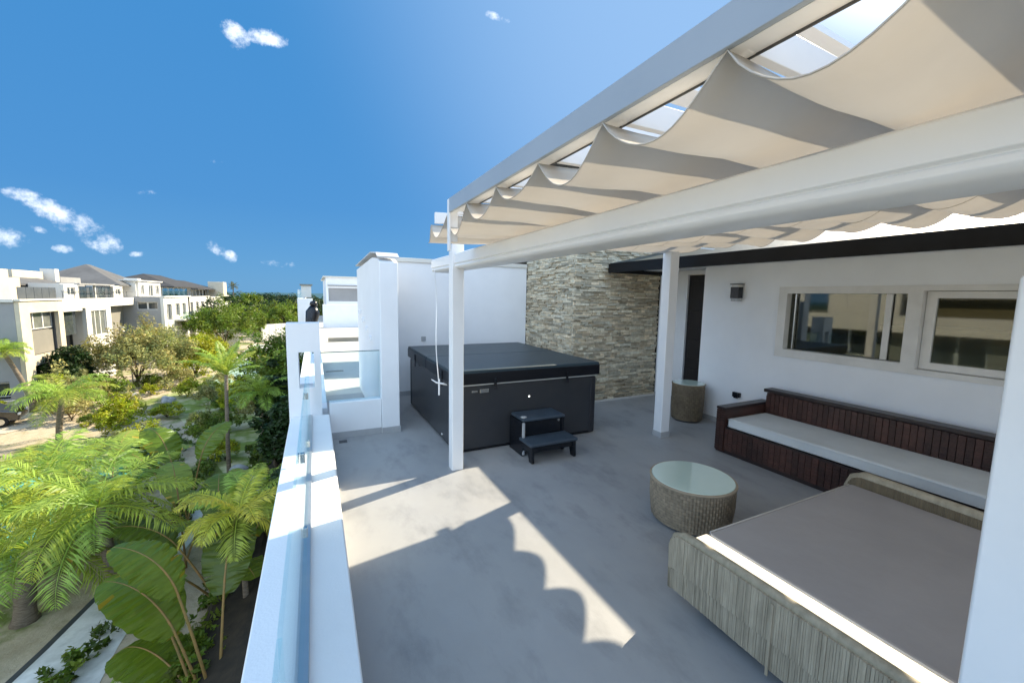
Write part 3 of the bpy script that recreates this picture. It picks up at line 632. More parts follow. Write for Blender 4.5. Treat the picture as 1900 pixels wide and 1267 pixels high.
# ================================================================ LAND
G = -6.5
def flat(name, pts, z, m, kind='structure'):
    b = MB(); b.poly([(x, y, G+z) for x, y in pts]); o = b.build(name, m); o['kind'] = kind; return o
sand = mat('sandy_ground', (.34, .27, .185), .95, .2, col2=(.24, .20, .13), ns=.35, nd=10, mixr=(.35, .7), bump=.6, bs=3)
def land_mat():
    m = mat('land', (.30, .245, .165), .95, .2); t = m.node_tree; P = t.nodes['Principled BSDF']
    g = t.nodes.new('ShaderNodeNewGeometry')
    def noise(s, d):
        n = t.nodes.new('ShaderNodeTexNoise'); n.inputs['Scale'].default_value = s; n.inputs['Detail'].default_value = d; n.inputs['Roughness'].default_value = .7; t.links.new(g.outputs['Position'], n.inputs['Vector']); return n.outputs['Fac']
    def mix(f, a, b):
        x = t.nodes.new('ShaderNodeMix'); x.data_type = 'RGBA'; t.links.new(f, x.inputs['Factor'])
        for k, v in (('A', a), ('B', b)):
            if isinstance(v, tuple): x.inputs[k].default_value = (*v, 1)
            else: t.links.new(v, x.inputs[k])
        return x.outputs['Result']
    def rng(v, a, b):
        r = t.nodes.new('ShaderNodeMapRange'); t.links.new(v, r.inputs['Value']); r.inputs['From Min'].default_value = a; r.inputs['From Max'].default_value = b; return r.outputs[0]
    c = mix(rng(noise(2.5, 8), .35, .7), (.52, .44, .32), (.38, .31, .21))
    c = mix(rng(noise(.16, 6), .52, .60), c, (.15, .19, .05))
    c = mix(rng(noise(9, 4), .60, .75), c, (.48, .42, .32))
    s = t.nodes.new('ShaderNodeSeparateXYZ'); t.links.new(g.outputs['Position'], s.inputs[0])
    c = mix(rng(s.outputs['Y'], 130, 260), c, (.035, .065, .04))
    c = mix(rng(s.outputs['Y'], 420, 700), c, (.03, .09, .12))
    t.links.new(c, P.inputs['Base Color'])
    b = t.nodes.new('ShaderNodeBump'); b.inputs['Distance'].default_value = .08; b.inputs['Strength'].default_value = .7; t.links.new(noise(3, 6), b.inputs['Height']); t.links.new(b.outputs[0], P.inputs['Normal'])
    return m
struct(flat('ground', [(-6000, -3000), (6000, -3000), (6000, 7000), (-6000, 7000)], 0, land_mat()))
flat('lawn', [(-12, 60), (-1, 60), (-1, 24), (-4, 22), (-7, 30), (-11, 40)], .004, mat('mown_lawn', (.17, .23, .05), .95, .2, col2=(.50, .47, .30), ns=.7, nd=10, mixr=(.42, .60), bump=1, bs=20))
flat('swimming_pool', [(-17, 27), (-12.6, 27.6), (-10.9, 25.6), (-9.6, 22.0), (-8.6, 19.2), (-8.8, 17.0), (-13, 16.2), (-18, 20)], .008, mat('pool_water', (.10, .42, .34), .08, .5, col2=(.14, .50, .42), ns=1.5, coat=.5))
flat('swimming_pool', [(-9.9, 25.6), (-8.6, 22.6), (-7.6, 22.4), (-7.0, 25.5), (-8.0, 28.8), (-10.6, 28.6)], .010, bpy.data.materials['pool_water'])
pale = mat('pale_paving', (.76, .76, .72), .8, .3, col2=(.52, .52, .48), ns=2, bump=.3, bs=9)
flat('path', [(-6.35, 11.0), (-5.95, 12.6), (-5.65, 14.2), (-5.3, 16.0), (-4.75, 18.6), (-4.2, 21.0), (-3.6, 21.2), (-3.75, 18.5), (-4.1, 16.0), (-4.4, 14.0), (-4.5, 12.0), (-4.4, 9.0), (-6.6, 9.0)], .012, pale)
flat('kerb_border', [(-6.50, 11.0), (-6.10, 12.6), (-5.80, 14.2), (-5.45, 16.0), (-4.90, 18.6), (-4.75, 18.6), (-5.3, 16.0), (-5.65, 14.2), (-5.95, 12.6), (-6.35, 11.0)], .016, M['gasket'])
flat('patio', [(-9.5, 52), (-5.2, 50), (-4.8, 74), (-9.2, 78)], .020, pale)
flat('lagoon', [(-9.0, 41), (-7.0, 40), (-5.6, 46), (-5.6, 56), (-8.4, 60), (-9.6, 52)], .022, mat('pale_lagoon', (.50, .74, .66), .12, .5, col2=(.62, .80, .74), ns=.8, coat=.4))
flat('patio', [(-16.4, 49), (-11.8, 45), (-8.4, 52), (-12.8, 58)], .024, mat('sandy_patio', (.68, .60, .46), .9, .2, col2=(.48, .41, .30), ns=2))
flat('driveway', [(-34, 33), (-16.5, 33.5), (-11.5, 43), (-13.5, 47), (-34, 41)], .028, mat('sand_drive', (.62, .53, .40), .95, .2, col2=(.50, .42, .31), ns=.8, nd=9, bump=.6, bs=3))

# ---- buildings across the garden
def window(parent, axis, a, u0, u1, z0, z1, n=2, proud=0, m=None):
    # frame + pane in a hole; returns nothing
    f = MB(); step = (u1-u0)/n; w_ = .07
    f.wall(axis, a, .08, u0, u1, z0, z1, [(u0+step*k+w_, u0+step*(k+1)-w_, z0+w_, z1-w_) for k in range(n)])
    fo = f.build('window', M['frame'], parent)
    g = MB()
    if axis == 'x': g.box(a+.03, a+.04, u0+.01, u1-.01, z0+.01, z1-.01)
    else: g.box(u0+.01, u1-.01, a+.03, a+.04, z0+.01, z1-.01)
    g.build('pane', m or M['dark_pane'], fo)
def hip(x0, x1, y0, y1, z0, z1, ov=.4):
    b = MB(); x0 -= ov; x1 += ov; y0 -= ov; y1 += ov; r = min((x1-x0)/2, (y1-y0)/2-.5); cx = (x0+x1)/2
    A, B, Cc, Dd = (x0, y0, z0), (x1, y0, z0), (x1, y1, z0), (x0, y1, z0); E, F = (cx, y0+r, z1), (cx, y1-r, z1)
    for q in ([A, B, E], [B, Cc, F, E], [Cc, Dd, F], [Dd, A, E, F], [A, Dd, Cc, B]): b.poly(q)
    b.box(x0, x1, y0, y1, z0-.12, z0-.003)
    return b
FX = -18.3
# A: cream framed house
t = thing('apartment_house', 'nearest cream framed house at the left edge with recessed windows and cream roof tower', 'building', 'houses across the garden')
b = MB(); b.wall('x', FX, -.25, 40.0, 45.4, G, 1.08, [(41.1, 44.7, -2.9, .22), (41.1, 44.7, -6.3, -3.6)]); b.build('wall', M['cream'], t, bevel=.02)
b = MB(); b.wall('y', 40.0, .25, -32, FX-.26, G, 1.0, [(-23.6, -19.4, -1.15, .12), (-22.8, -19.2, -5.7, -4.5)]); b.box(-32, FX-.26, 45.1, 45.38, G, 1.0); b.box(-32, FX-.3, 40.3, 45.05, .7, .98); b.build('wall', M['bgrey'], t)  # wall turned from the sun, its shade put into the grey
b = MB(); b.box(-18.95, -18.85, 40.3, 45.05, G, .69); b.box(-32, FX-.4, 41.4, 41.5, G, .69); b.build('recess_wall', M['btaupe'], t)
window(t, 'x', -18.8, 41.1, 44.7, -1.05, .22, 3, m=M['grey_pane']); window(t, 'y', 40.5, -23.5, -19.5, -1.1, .1, 3); window(t, 'y', 40.4, -22.7, -19.3, -5.6, -4.6, 2)
b = MB(); b.box(-18.80, -18.70, 41.15, 44.65, -2.9, -1.2); b.build('balcony_screen', M['btaupe'], t)
b = MB(); b.box(-18.5, FX+.12, 39.9, 45.45, 1.081, 1.2); b.box(-32, -18.51, 39.85, 40.25, 1.001, 1.2); b.build('coping', M['bwhite'], t)
b = MB(); b.box(-27, -20.6, 41.6, 44.2, 1.0, 3.35); b.box(-24, -20.2, 41.5, 44.6, 1.0, 2.75); b.build('roof_tower', M['cream'], t)
rf = hip(-34, -21, 44, 53.5, 2.3, 4.3); rf.build('roof', M['roof'], t)
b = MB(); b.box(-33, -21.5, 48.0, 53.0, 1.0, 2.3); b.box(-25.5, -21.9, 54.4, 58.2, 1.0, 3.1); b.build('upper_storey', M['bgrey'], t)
for k in range(5):
    g = MB(); g.box(-18.6, -18.57, 40.6+.95*k, 41.5+.95*k, 1.2, 2.05); g.build('balustrade_panel', mat('smoked_glass', (.11, .115, .12), .12, .6, col2=(.09, .095, .10), ns=2) if k == 0 else bpy.data.materials['smoked_glass'], t)
# B: white banded house
t = thing('apartment_house', 'white banded house with grey hip roof next to the cream one, tall white framed window', 'building', 'houses across the garden')
b = MB(); b.box(-18.6, FX, 45.42, 60.0, .32, 1.14); b.box(-18.5, FX+.02, 45.42, 48.4, .10, .318); b.build('white_band', M['bwhite'], t, bevel=.02)
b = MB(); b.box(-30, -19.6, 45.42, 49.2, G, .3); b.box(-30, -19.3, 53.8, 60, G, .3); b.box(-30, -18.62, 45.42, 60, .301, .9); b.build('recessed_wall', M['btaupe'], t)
b = MB(); b.wall('x', FX+.01, -.3, 49.0, 53.9, G, .31, [(49.9, 52.9, -2.3, .02), (49.9, 52.9, -5.9, -3.4)]); b.box(-19.4, FX-.31, 49.21, 49.4, G, .31); b.box(-19.4, FX-.31, 53.5, 53.7, G, .31); b.build('window_bay', M['bwhite'], t)
window(t, 'x', -18.5, 49.9, 52.9, -2.3, .02, 3, m=M['grey_pane']); window(t, 'x', -18.5, 49.9, 52.9, -5.9, -3.4, 3)
for k, (ya, yb, zt_) in enumerate(((46.2, 48.5, 2.35), (55.4, 57.6, 2.3))):
    b = MB(); b.wall('x', -18.45, -.2, ya, yb, 1.14, zt_, [(ya+.5, yb-.5, 1.45, zt_-.25)]); b.box(-20.5, -18.66, ya, ya+.2, 1.0, zt_); b.box(-20.5, -18.66, yb-.2, yb, 1.0, zt_); b.box(-20.5, -18.66, ya, yb, zt_, zt_+.05); b.build('roof_box', M['bwhite'], t)
    window(t, 'x', -18.6, ya+.5, yb-.5, 1.45, zt_-.25, 2)
b = MB(); b.box(-28, -21.8, 54.5, 66, 1.0, 2.45); b.build('upper_storey', M['bgrey'], t)
for k in range(8):
    g = MB(); g.box(-18.34, -18.31, 45.6+1.8*k, 45.64+1.8*k, 1.14, 1.75); g.build('railing_post', M['gasket'], t)
g = MB(); g.box(-18.35, -18.30, 45.5, 59.9, 1.755, 1.79); g.build('handrail', M['gasket'], t)
for (y, z) in ((54.6, -1.0), (58.6, -2.6)): g = MB(); g.box(-19.28, -18.98, y, y+.9, z, z+.6); g.build('air_conditioner', M['bwhite'], t, bevel=.02)
g = MB(); g.box(-18.95, -18.75, 46.0, 48.3, -1.9, .1); g.build('balcony_door', M['dark_pane'], t)
hip(-26.6, -19.4, 59.2, 67, 2.5, 4.75).build('roof', M['roof'], t)
for (ya, yb) in ((48.6, 51.4), (52.0, 55.2)):
    n_ = 5
    for k in range(n_):
        a = ya+(yb-ya)*k/n_; g = MB(); g.box(-18.62, -18.60, a+.02, a+(yb-ya)/n_-.02, 1.14, 2.2); g.build('glass_panel', bpy.data.materials['smoked_glass'] if k % 3 == 0 else M['dark_pane'], t)
    g = MB(); g.box(-18.7, -18.56, ya-.18, ya-.02, 1.14, 2.5); g.build('column', M['bwhite'], t)
b = MB(); b.box(-19.8, -18.3, 48.4, 55.3, 2.35, 2.47); b.build('canopy_slab', M['bgrey'], t)
b = MB(); b.box(-23.5, -22.6, 49, 53.3, 2.48, 3.5); b.build('chimney', M['cream'], t); b = MB(); b.box(-22.9, -21.9, 53.6, 54.3, 2.6, 3.8); b.build('chimney', M['bwhite'], t)
# C: projecting white house with rows of windows
t = thing('apartment_house', 'shade-grey sided house projecting forward with white sunlit front and three rows of windows', 'building', 'houses across the garden')
CX = -15.7
b = MB(); b.wall('y', 60.0, .25, -22, CX-.31, G, 1.25, [(-18.1, -16.25, -.25, .62)]); b.build('side_wall', M['bgrey'], t)  # grey carries the shade of this sunless side
hs = [(60.9+a, 62.4+a, z, z+1.7) for a in (0, 3.4, 5.6) for z in (-1.5, -4.0, -6.3)]
hs = [(61.0, 62.9, -1.6, .35), (61.0, 62.9, -4.4, -2.4), (64.4, 66.2, -1.2, .35), (67.3, 69.0, -1.2, .35), (66.6, 69.0, -3.9, -2.2), (66.6, 69.0, -6.2, -4.6), (61.0, 62.9, -6.3, -5.0)]
b = MB(); b.wall('x', CX, -.3, 60.0, 70.4, G, 1.15, hs); b.box(CX-.3, CX+.15, 59.95, 70.45, 1.151, 1.3); b.box(-22, CX-.31, 60.3, 70.4, .95, 1.1); b.build('front_wall', M['bwhite'], t)
for h in hs: window(t, 'x', CX-.22, h[0], h[1], h[2], h[3], 2)
window(t, 'y', 60.15, -18.1, -16.25, -.25, .62, 2)
b = MB(); b.box(CX+.0, CX+.9, 63.6, 70.4, -1.75, -1.6); b.build('balcony_slab', M['bwhite'], t)
for k in range(6): g = MB(); g.box(CX+.86, CX+.88, 63.6+1.12*k, 64.68+1.12*k, -1.6, -.7); g.build('balcony_glass', M['glass'], t)
b = MB(); b.box(CX+.02, CX+.14, 70.2, 70.32, G, 1.15); b.build('downpipe', M['gasket'], t)
b = MB(); b.wall('x', -18.4, -.2, 62, 69.5, 1.1, 2.9, [(62.6, 63.8, 1.4, 2.6), (65.2, 66.8, 1.2, 2.6), (67.6, 69.0, 1.4, 2.6)]); b.wall('y', 61.8, .2, -23, -18.61, 1.1, 3.0, [(-22, -20.4, 1.3, 2.7)]); b.build('upper_storey', M['bwhite'], t)
for (a, c, z0, z1) in ((62.6, 63.8, 1.4, 2.6), (65.2, 66.8, 1.2, 2.6), (67.6, 69.0, 1.4, 2.6)): window(t, 'x', -18.55, a, c, z0, z1, 2)
b = MB(); b.box(-19.6, -18.41, 61.79, 62.9, 2.9, 3.3); b.box(-24, -18.2, 61.5, 69.8, 3.0, 3.12); b.build('roof_slab', M['bwhite'], t)
for k in range(9): g = MB(); g.box(CX-.1, CX-.08, 60.2+1.12*k, 61.28+1.12*k, 1.3, 2.2); g.build('balustrade_panel', M['glass'], t)
# the same row continues toward the left, outside the frame; the window glass mirrors it
t = thing('apartment_house', 'white and taupe house of the row mirrored in the window glass', 'building', 'houses across the garden')
hs = [(y, y+2.4, z, z+1.7) for y in (3, 8, 13, 18, 23, 28) for z in (-1.4, -4.6)]
b = MB(); b.wall('x', -19.5, -.3, 0, 33, G, 1.0, hs); b.box(-30, -19.81, 0, .3, G, 1.0); b.build('wall', M['btaupe'], t)
for h in hs: window(t, 'x', -19.7, h[0], h[1], h[2], h[3], 2)
b = MB(); b.box(-19.3, -18.4, 0, 33, .3, 1.25); b.box(-19.3, -18.4, 6, 16, -2.7, -1.9); b.build('white_band', M['bwhite'], t)
b = MB(); b.box(-25, -21, 4, 12, 1.0, 3.6); b.box(-24, -20.5, 20, 30, 1.0, 3.4); b.build('upper_storey', M['room'], t)
b = MB(); b.box(-21.5, -20.4, 12.1, 16, 1.0, 2.8); b.box(-20.4, -20.3, 4, 11.8, 2.3, 2.9); b.build('stair_tower', M['bwhite'], t)
# D, E: farther houses
def far_house(x, y0, y1, zt_, label, roofm, ridge):
    t = thing('apartment_house', label, 'building', 'houses across the garden')
    hs = []; y = y0+1.2
    while y < y1-2.2:
        for z in (zt_-2.4, zt_-5.2): hs.append((y, y+1.6, z, z+1.7))
        y += 3.2
    b = MB(); b.wall('x', x, -.3, y0, y1, G, zt_, hs); b.box(x-12, x-.31, y0, y0+.3, G, zt_-.05); b.box(x-.4, x+.1, y0, y1, zt_+.001, zt_+.12); b.build('wall', M['bwhite'], t)
    for h in hs: window(t, 'x', x-.2, h[0], h[1], h[2], h[3], 2)
    b = MB(); b.box(x-9, x-2.4, y0+1.5, y1-1, zt_-.05, zt_+1.5); b.build('upper_storey', M['bwhite'], t)
    y = y0+2
    while y < y1-2.5: g = MB(); g.box(x-2.395, x-2.38, y, y+1.5, zt_+.2, zt_+1.3); g.build('window', M['dark_pane'], t); y += 2.6
    hip(x-9.5, x-1.2, y0+1, y1-.5, zt_+1.55, ridge).build('roof', roofm, t)
    return t
far_house(-16.6, 70.9, 88, 1.0, 'farther white house with low dark roof behind the projecting one', M['roof2'], 4.3)
far_house(-17.6, 88.5, 106, .8, 'white house with tan end tower where the row meets the dark trees', M['roof2'], 3.9)
b = MB(); b.box(-19.6, -17.0, 103.0, 106.6, .9, 3.9); tag(b.build('roof_tower', M['cream'], bevel=.03), 'tan roof tower at the far end of the house row', 'tower')
far_house(-18.5, 112, 124, -.6, 'last small white house at the end of the row, partly behind trees', M['bwhite'], 1.6)
# garden walls
def garden_wall(pts, h, label, m):
    b = MB()
    for (x0, y0), (x1, y1) in zip(pts, pts[1:]):
        d = Vector((x1-x0, y1-y0, 0)); L_ = d.length; b.box(0, L_, -.1, .1, G, G+h, None, Matrix.Translation((x0, y0, 0)) @ Matrix.Rotation(math.atan2(d.y, d.x), 4, 'Z'))
        for k in range(int(L_/1.2)): b.box(k*1.2+.1, k*1.2+.16, -.13, -.101, G, G+h-.08, None, Matrix.Translation((x0, y0, 0)) @ Matrix.Rotation(math.atan2(d.y, d.x), 4, 'Z'))
    tag(b.build('garden_wall', m, bevel=.02), label, 'wall')
garden_wall([(-16.6, 56.5), (-12.4, 57.5)], 1.7, 'pinkish white boarded garden wall below the shade-grey sided house', mat('pinkish_wall', (.62, .55, .49), .85, .3, col2=(.54, .48, .43), ns=3))
garden_wall([(-13.4, 70), (-10.2, 71)], 2.4, 'short white garden wall behind the lime bush', M['bwhite'])
garden_wall([(-8.2, 80), (-3.6, 84)], 3.0, 'white garden building wall beyond the palms in the middle', M['bwhite'])
garden_wall([(-22, 36.6), (-18.2, 38.6)], 1.0, 'low stone garden wall in front of the cream house', M['rock'])
t = thing('bollard_lamp', 'slim white garden post among the olive tree shrubs', 'lamp post', loc=(-15.2, 48, G)); b = MB(); b.tube([(0, 0, 0), (0, 0, 2.1)], .06); b.build('post', M['bwhite'], t); b = MB(); b.lathe([(.09, 2.1), (.12, 2.2), (.12, 2.4), (.05, 2.5)], 0, 0, 12); b.build('lamp_head', M['bwhite'], t)

# car partly inside the left edge
def car(loc, rz, label):
    t = thing('parked_car', label, 'car', loc=loc, rz=rz)
    prof = [(-2.1, .35), (-2.15, .7), (-1.95, .92), (-1.1, 1.0), (-.55, 1.38), (.7, 1.42), (1.35, 1.05), (2.0, .92), (2.15, .65), (2.1, .32)]
    b = MB(); b.prism(prof, -.85, .85, 'y'); b.build('body', M['car'], t, bevel=.09, seg=3)
    for s_ in (-1, 1):
        b = MB(); b.prism([(-.98, 1.02), (-.50, 1.31), (.62, 1.34), (1.12, 1.06)], s_*.853, s_*.862, 'y'); b.build('side_window', M['dark_pane'], t)
        for x in (-1.35, 1.35):
            b = MB(); b.lathe([(.2, -.1), (.32, -.09), (.33, 0), (.32, .09), (.2, .1)], 0, 0, 24); o = b.build('wheel', M['rubber'], t); o.location = (x, s_*.80, .33); o.rotation_euler = (R(90), 0, 0)
            b = MB(); b.lathe([(.19, -.105), (.19, .105)], 0, 0, 12); q = b.build('rim', M['chrome'], o)
        b = MB(); b.box(2.06, 2.17, s_*.72-.14, s_*.72+.14, .66, .80); b.build('headlight', M['frame'], t, bevel=.02)
    return t
car((-18.9, 35.6, G+.03), R(12), 'black car parked on the sandy drive at the left edge')

# ---------------------------------------------------------------- plants
def frond(b, base, az, el, L_, droop, width, rs, tone, segs=16, per=3, stem=.02):
    p = Vector(base); d = Vector((math.cos(az)*math.cos(el), math.sin(az)*math.cos(el), math.sin(el))); pts = [p.copy()]
    for k in range(segs):
        el2 = el - droop*((k+1)/segs)**1.35
        d = Vector((math.cos(az)*math.cos(el2), math.sin(az)*math.cos(el2), math.sin(el2))); p = p+d*(L_/segs); pts.append(p.copy())
    b.tube(pts, [stem*(1-.85*k/segs) for k in range(segs+1)], 4, False, tuple(q*1.15 for q in tone))
    for k in range(1, segs):
        for j in range(per):
            f = (k+j/per)/segs
            if f < .12: continue
            i = min(int(f*segs), segs-1); q = pts[i].lerp(pts[i+1], f*segs-i); ax = (pts[i+1]-pts[i]).normalized()
            side = ax.cross(Vector((0, 0, 1)));
            if side.length < 1e-3: side = Vector((math.sin(az), -math.cos(az), 0))
            side.normalize(); up_ = side.cross(ax).normalized()
            ln = width*(math.sin(math.pi*min(1, f*.92+.10))**.6)*rs.uniform(.85, 1.1)
            for s_ in (-1, 1):
                dr = (side*s_*rs.uniform(.75, .95)+ax*rs.uniform(.45, .75)+up_*rs.uniform(-.10, .22)).normalized(); tip = q+dr*ln; tip.z -= ln*rs.uniform(.15, .40)
                mid = q+dr*ln*.5; mid.z -= 0.0; wv = ax*(.018+.012*ln)
                tn = rs.uniform(.7, 1.3); c_ = tuple(x*tn for x in tone)
                b.poly([q, mid-wv, tip, mid+wv], c_)
def palm(name, label, loc, h, lean, nf, L_, width, m, seed, tones, trunk_r=.14, group=None, el_rng=(.15, 1.25), droop=(1.2, 2.0), cat='palm tree'):
    rs = random.Random(seed); t = thing(name, label, cat, group, loc)
    pts = [(lean[0]*(k/8)**1.6, lean[1]*(k/8)**1.6, h*k/8-.1) for k in range(9)]; top = pts[-1]
    b = MB(); rad = [trunk_r*(1.5 if k == 0 else 1-.035*k)*(1+.08*(k % 2)) for k in range(9)]; b.tube(pts, rad, 10); b.build('trunk', M['palmbark'], t, smooth=True)
    b = MB()
    for k in range(nf):
        az = k*2.399+rs.uniform(-.2, .2); el = el_rng[0]+(el_rng[1]-el_rng[0])*((k+.5)/nf)**.9
        frond(b, (top[0], top[1], top[2]), az, el, L_*rs.uniform(.85, 1.1), rs.uniform(*droop), width*rs.uniform(.9, 1.1), rs, rs.choice(tones))
    b.build('crown', m, t); return t
def paddle(name, label, loc, stalks, m, seed, group=None, cat='banana plant'):
    # broad paddle leaves on arching stalks, blade pleated across a midrib and torn at the edge
    rs = random.Random(seed); t = thing(name, label, cat, group, loc); bs_ = MB(); bl = MB()
    for (az, el, sl, bl_len, bw, droop) in stalks:
        p = Vector((rs.uniform(-.1, .1), rs.uniform(-.1, .1), 0)); pts = [p.copy()]; n1, n2 = 6, 30
        for k in range(n1):
            e_ = el-.10*k/n1; p = p+Vector((math.cos(az)*math.cos(e_), math.sin(az)*math.cos(e_), math.sin(e_)))*(sl/n1); pts.append(p.copy())
        rib = [p.copy()]; e0 = el-.1
        for k in range(n2):
            e_ = e0-droop*((k+1)/n2)**1.2; p = p+Vector((math.cos(az)*math.cos(e_), math.sin(az)*math.cos(e_), math.sin(e_)))*(bl_len/n2); rib.append(p.copy())
        bs_.tube(pts+rib[1:], [.035-.012*k/n1 for k in range(n1+1)]+[.022*(1-k/n2)+.003 for k in range(n2)], 6, True)
        tn0 = rs.uniform(.75, 1.3); side = Vector((math.sin(az), -math.cos(az), 0)); prev = None
        for k in range(n2+1):
            f = k/n2; wdt = bw*(math.sin(math.pi*(f*.93+.05))**.55); ax = (rib[min(k+1, n2)]-rib[max(k-1, 0)]).normalized(); nrm = side.cross(ax)
            row = []
            for s_ in (-1, 1):
                for q in (0, .5, 1):
                    lift = .22*q-.34*q*q+.05*math.sin(k*1.7+s_+q*2); row.append(rib[k]+side*(s_*wdt*q)+nrm*(-abs(lift)*wdt if q else 0)+nrm*.02*math.sin(k*2.6)*q+ax*wdt*.22*(q-1)*q*0)
            if prev:
                tear = rs.random() < .10
                for s_ in (0, 3):
                    for q in (0, 1):
                        tn = tn0*rs.uniform(.9, 1.1)*(1.0-.06*(k % 2)); A, B, Cc, Dd = prev[s_+q], prev[s_+q+1], row[s_+q+1], row[s_+q]
                        if tear and q == 1: Cc = Cc.lerp(B, .55)
                        bl.poly([A, B, Cc, Dd], (tn*2.2, tn*1.2, tn) if (q == 1 and rs.random() < .05) else (tn, tn, tn*.9))
            prev = row
    bs_.build('stalks', M['stalk'], t, smooth=True); bl.build('leaves', m, t, smooth=False); return t
def leafcloud(b, cx, cy, cz, rx, ry, rz, nclump, per, ls, rs, tone=1.0, hollow=.55):
    for _ in range(nclump):
        while True:
            v = Vector((rs.uniform(-1, 1), rs.uniform(-1, 1), rs.uniform(-1, 1)))
            if hollow < v.length < 1: break
        v.z = abs(v.z)*.9-.25 if rs.random() < .75 else v.z
        k = 1+.28*math.sin(v.x*4+cx)+.22*math.sin(v.y*5+v.z*3+cy); c0 = Vector((cx+v.x*rx*k, cy+v.y*ry*k, cz+v.z*rz*k)); cr = rs.uniform(.12, .26)*min(rx, rz)+ls*.6
        ct = tone*rs.uniform(.6, 1.4); yel = rs.uniform(.85, 1.2)
        for _ in range(per):
            d = Vector((rs.gauss(0, 1), rs.gauss(0, 1), rs.gauss(0, 1))).normalized(); q = c0+d*cr*rs.uniform(.5, 1.0)
            a = Vector((rs.gauss(0, 1), rs.gauss(0, 1), rs.gauss(0, .6))).normalized(); c2 = (d*.6+Vector((rs.gauss(0, .5), rs.gauss(0, .5), .7))).cross(a).normalized(); s_ = ls*rs.uniform(.6, 1.3)
            tn = ct*rs.uniform(.75, 1.25); b.poly([q-a*s_, q+c2*s_*.42, q+a*s_, q-c2*s_*.42], (tn*yel, tn, tn*.8))
def tree(name, label, loc, h, r, m, seed, ncl=90, per=60, ls=.16, flat_=.75, cat='tree', group=None, trunk=.14, low=.35):
    rs = random.Random(seed); t = thing(name, label, cat, group, loc)
    b = MB(); th = h*low; b.tube([(0, 0, -.1), (rs.uniform(-.1, .1)*h*.3, rs.uniform(-.1, .1)*h*.3, th*.6), (0, 0, th)], [trunk*1.3, trunk, trunk*.8], 8)
    for k in range(7):
        a = k*2.4+rs.random(); e = rs.uniform(.5, 1.2); l = h*(1-low)*.75
        b.tube([(0, 0, th*.8), (math.cos(a)*l*.3*math.cos(e), math.sin(a)*l*.3*math.cos(e), th+l*.35), (math.cos(a)*r*.75, math.sin(a)*r*.75, th+l*rs.uniform(.6, 1))], [trunk*.55, trunk*.35, trunk*.1], 6)
    b.build('trunk', M['bark'], t, smooth=True)
    b = MB(); leafcloud(b, 0, 0, th+(h-th)*.5, r, r, (h-th)*.56, ncl, per, ls, rs); b.build('crown', m, t); return t

GRN = [(.9, 1, .9), (1.2, 1.1, 1), (1.0, 1.15, 1.1)]; YEL = [(1.15, 1.1, .9), (1.3, 1.15, .8), (.95, 1.05, 1.1)]
# near palms
palm('palm_tree', 'short sandy-floored palm with yellow-green drooping fronds at the bottom left', (-6.95, 14.0, G), 1.9, (.15, .2), 20, 2.7, .62, M['palm'], 1, YEL+GRN, .22, el_rng=(-.2, 1.2), droop=(1.1, 1.8))
palm('palm_tree', 'bright yellow-green palm crown in the lower left foreground nearest the white path', (-4.9, 13.3, G), 3.0, (-.3, .3), 20, 2.5, .6, M['palm'], 2, YEL+GRN, .16, el_rng=(-.25, 1.2), droop=(1.0, 1.7))
palm('palm_tree', 'large green palm with fronds reaching the left edge beside the pool', (-9.7, 15.4, G), 2.3, (.2, .2), 22, 3.0, .8, M['palm'], 3, GRN+YEL, .18, el_rng=(-.2, 1.2), droop=(1.0, 1.7))
palm('palm_tree', 'slender tall palm with upright fronds in front of the lime bush', (-3.55, 20.3, G), 5.1, (.1, .1), 15, 1.75, .34, M['palm'], 4, GRN, .085, el_rng=(.5, 1.5), droop=(.5, 1.2))
palm('palm_tree', 'mid garden palm leaning left of the slender one', (-8.6, 21.0, G), 1.7, (-.3, .2), 16, 2.0, .6, M['palm'], 5, GRN+YEL, .16)
palm('palm_tree', 'palm behind the pool with arching pale fronds', (-13.0, 30.5, G), 2.6, (.3, 0), 18, 2.6, .7, M['palm'], 6, GRN, .15)
palm('palm_tree', 'small palm in front of the cream house with brown dead fronds under its crown', (-17.6, 38.8, G), 4.3, (-1.2, .1), 16, 1.7, .5, M['palm'], 7, GRN, .16)
palm('palm_tree', 'thin young palm close against our building at the bottom of the garden view', (-2.0, 12.6, G), 2.5, (.1, .2), 16, 1.6, .45, M['palm'], 8, GRN+YEL, .10, el_rng=(.0, 1.35), droop=(.9, 1.6))
palm('coconut_palm', 'single tall palm standing above the dark trees on the horizon', (-22.5, 150, G), 10.2, (.3, 0), 16, 1.7, .6, M['olive'], 9, [(.5, .5, .4)], .16, el_rng=(-.6, 1.4), droop=(.6, 1.2))
PP = bpy.data.materials.get('pale_paddle_leaf') or mat('pale_paddle_leaf', (.24, .30, .05), .4, .45, tone=True, thin=.35, bump=.4, bs=16)
paddle('banana_plant', 'pale yellow-green broad-leaved plant overhanging the upper end of the white path', (-3.9, 14.8, G), [(2.9, 1.1, 1.9, 2.0, .5, 1.3), (3.8, 1.0, 1.7, 2.1, .55, 1.5), (1.9, 1.2, 2.0, 1.9, .45, 1.3), (4.6, 1.0, 1.6, 1.8, .5, 1.5), (.6, 1.2, 1.8, 1.7, .45, 1.3)], PP, 75)
palm('palm_tree', 'thin yellow palm with drooping brown-tipped fronds against our wall above the orange stalks', (-1.7, 10.9, G), 3.3, (-.1, .2), 13, 1.5, .42, M['palm'], 72, [(1.6, 1.3, .9), (1.2, 1.1, .9), (1.9, 1.35, 1.1)], .07, el_rng=(-.1, 1.2), droop=(1.2, 2.0))
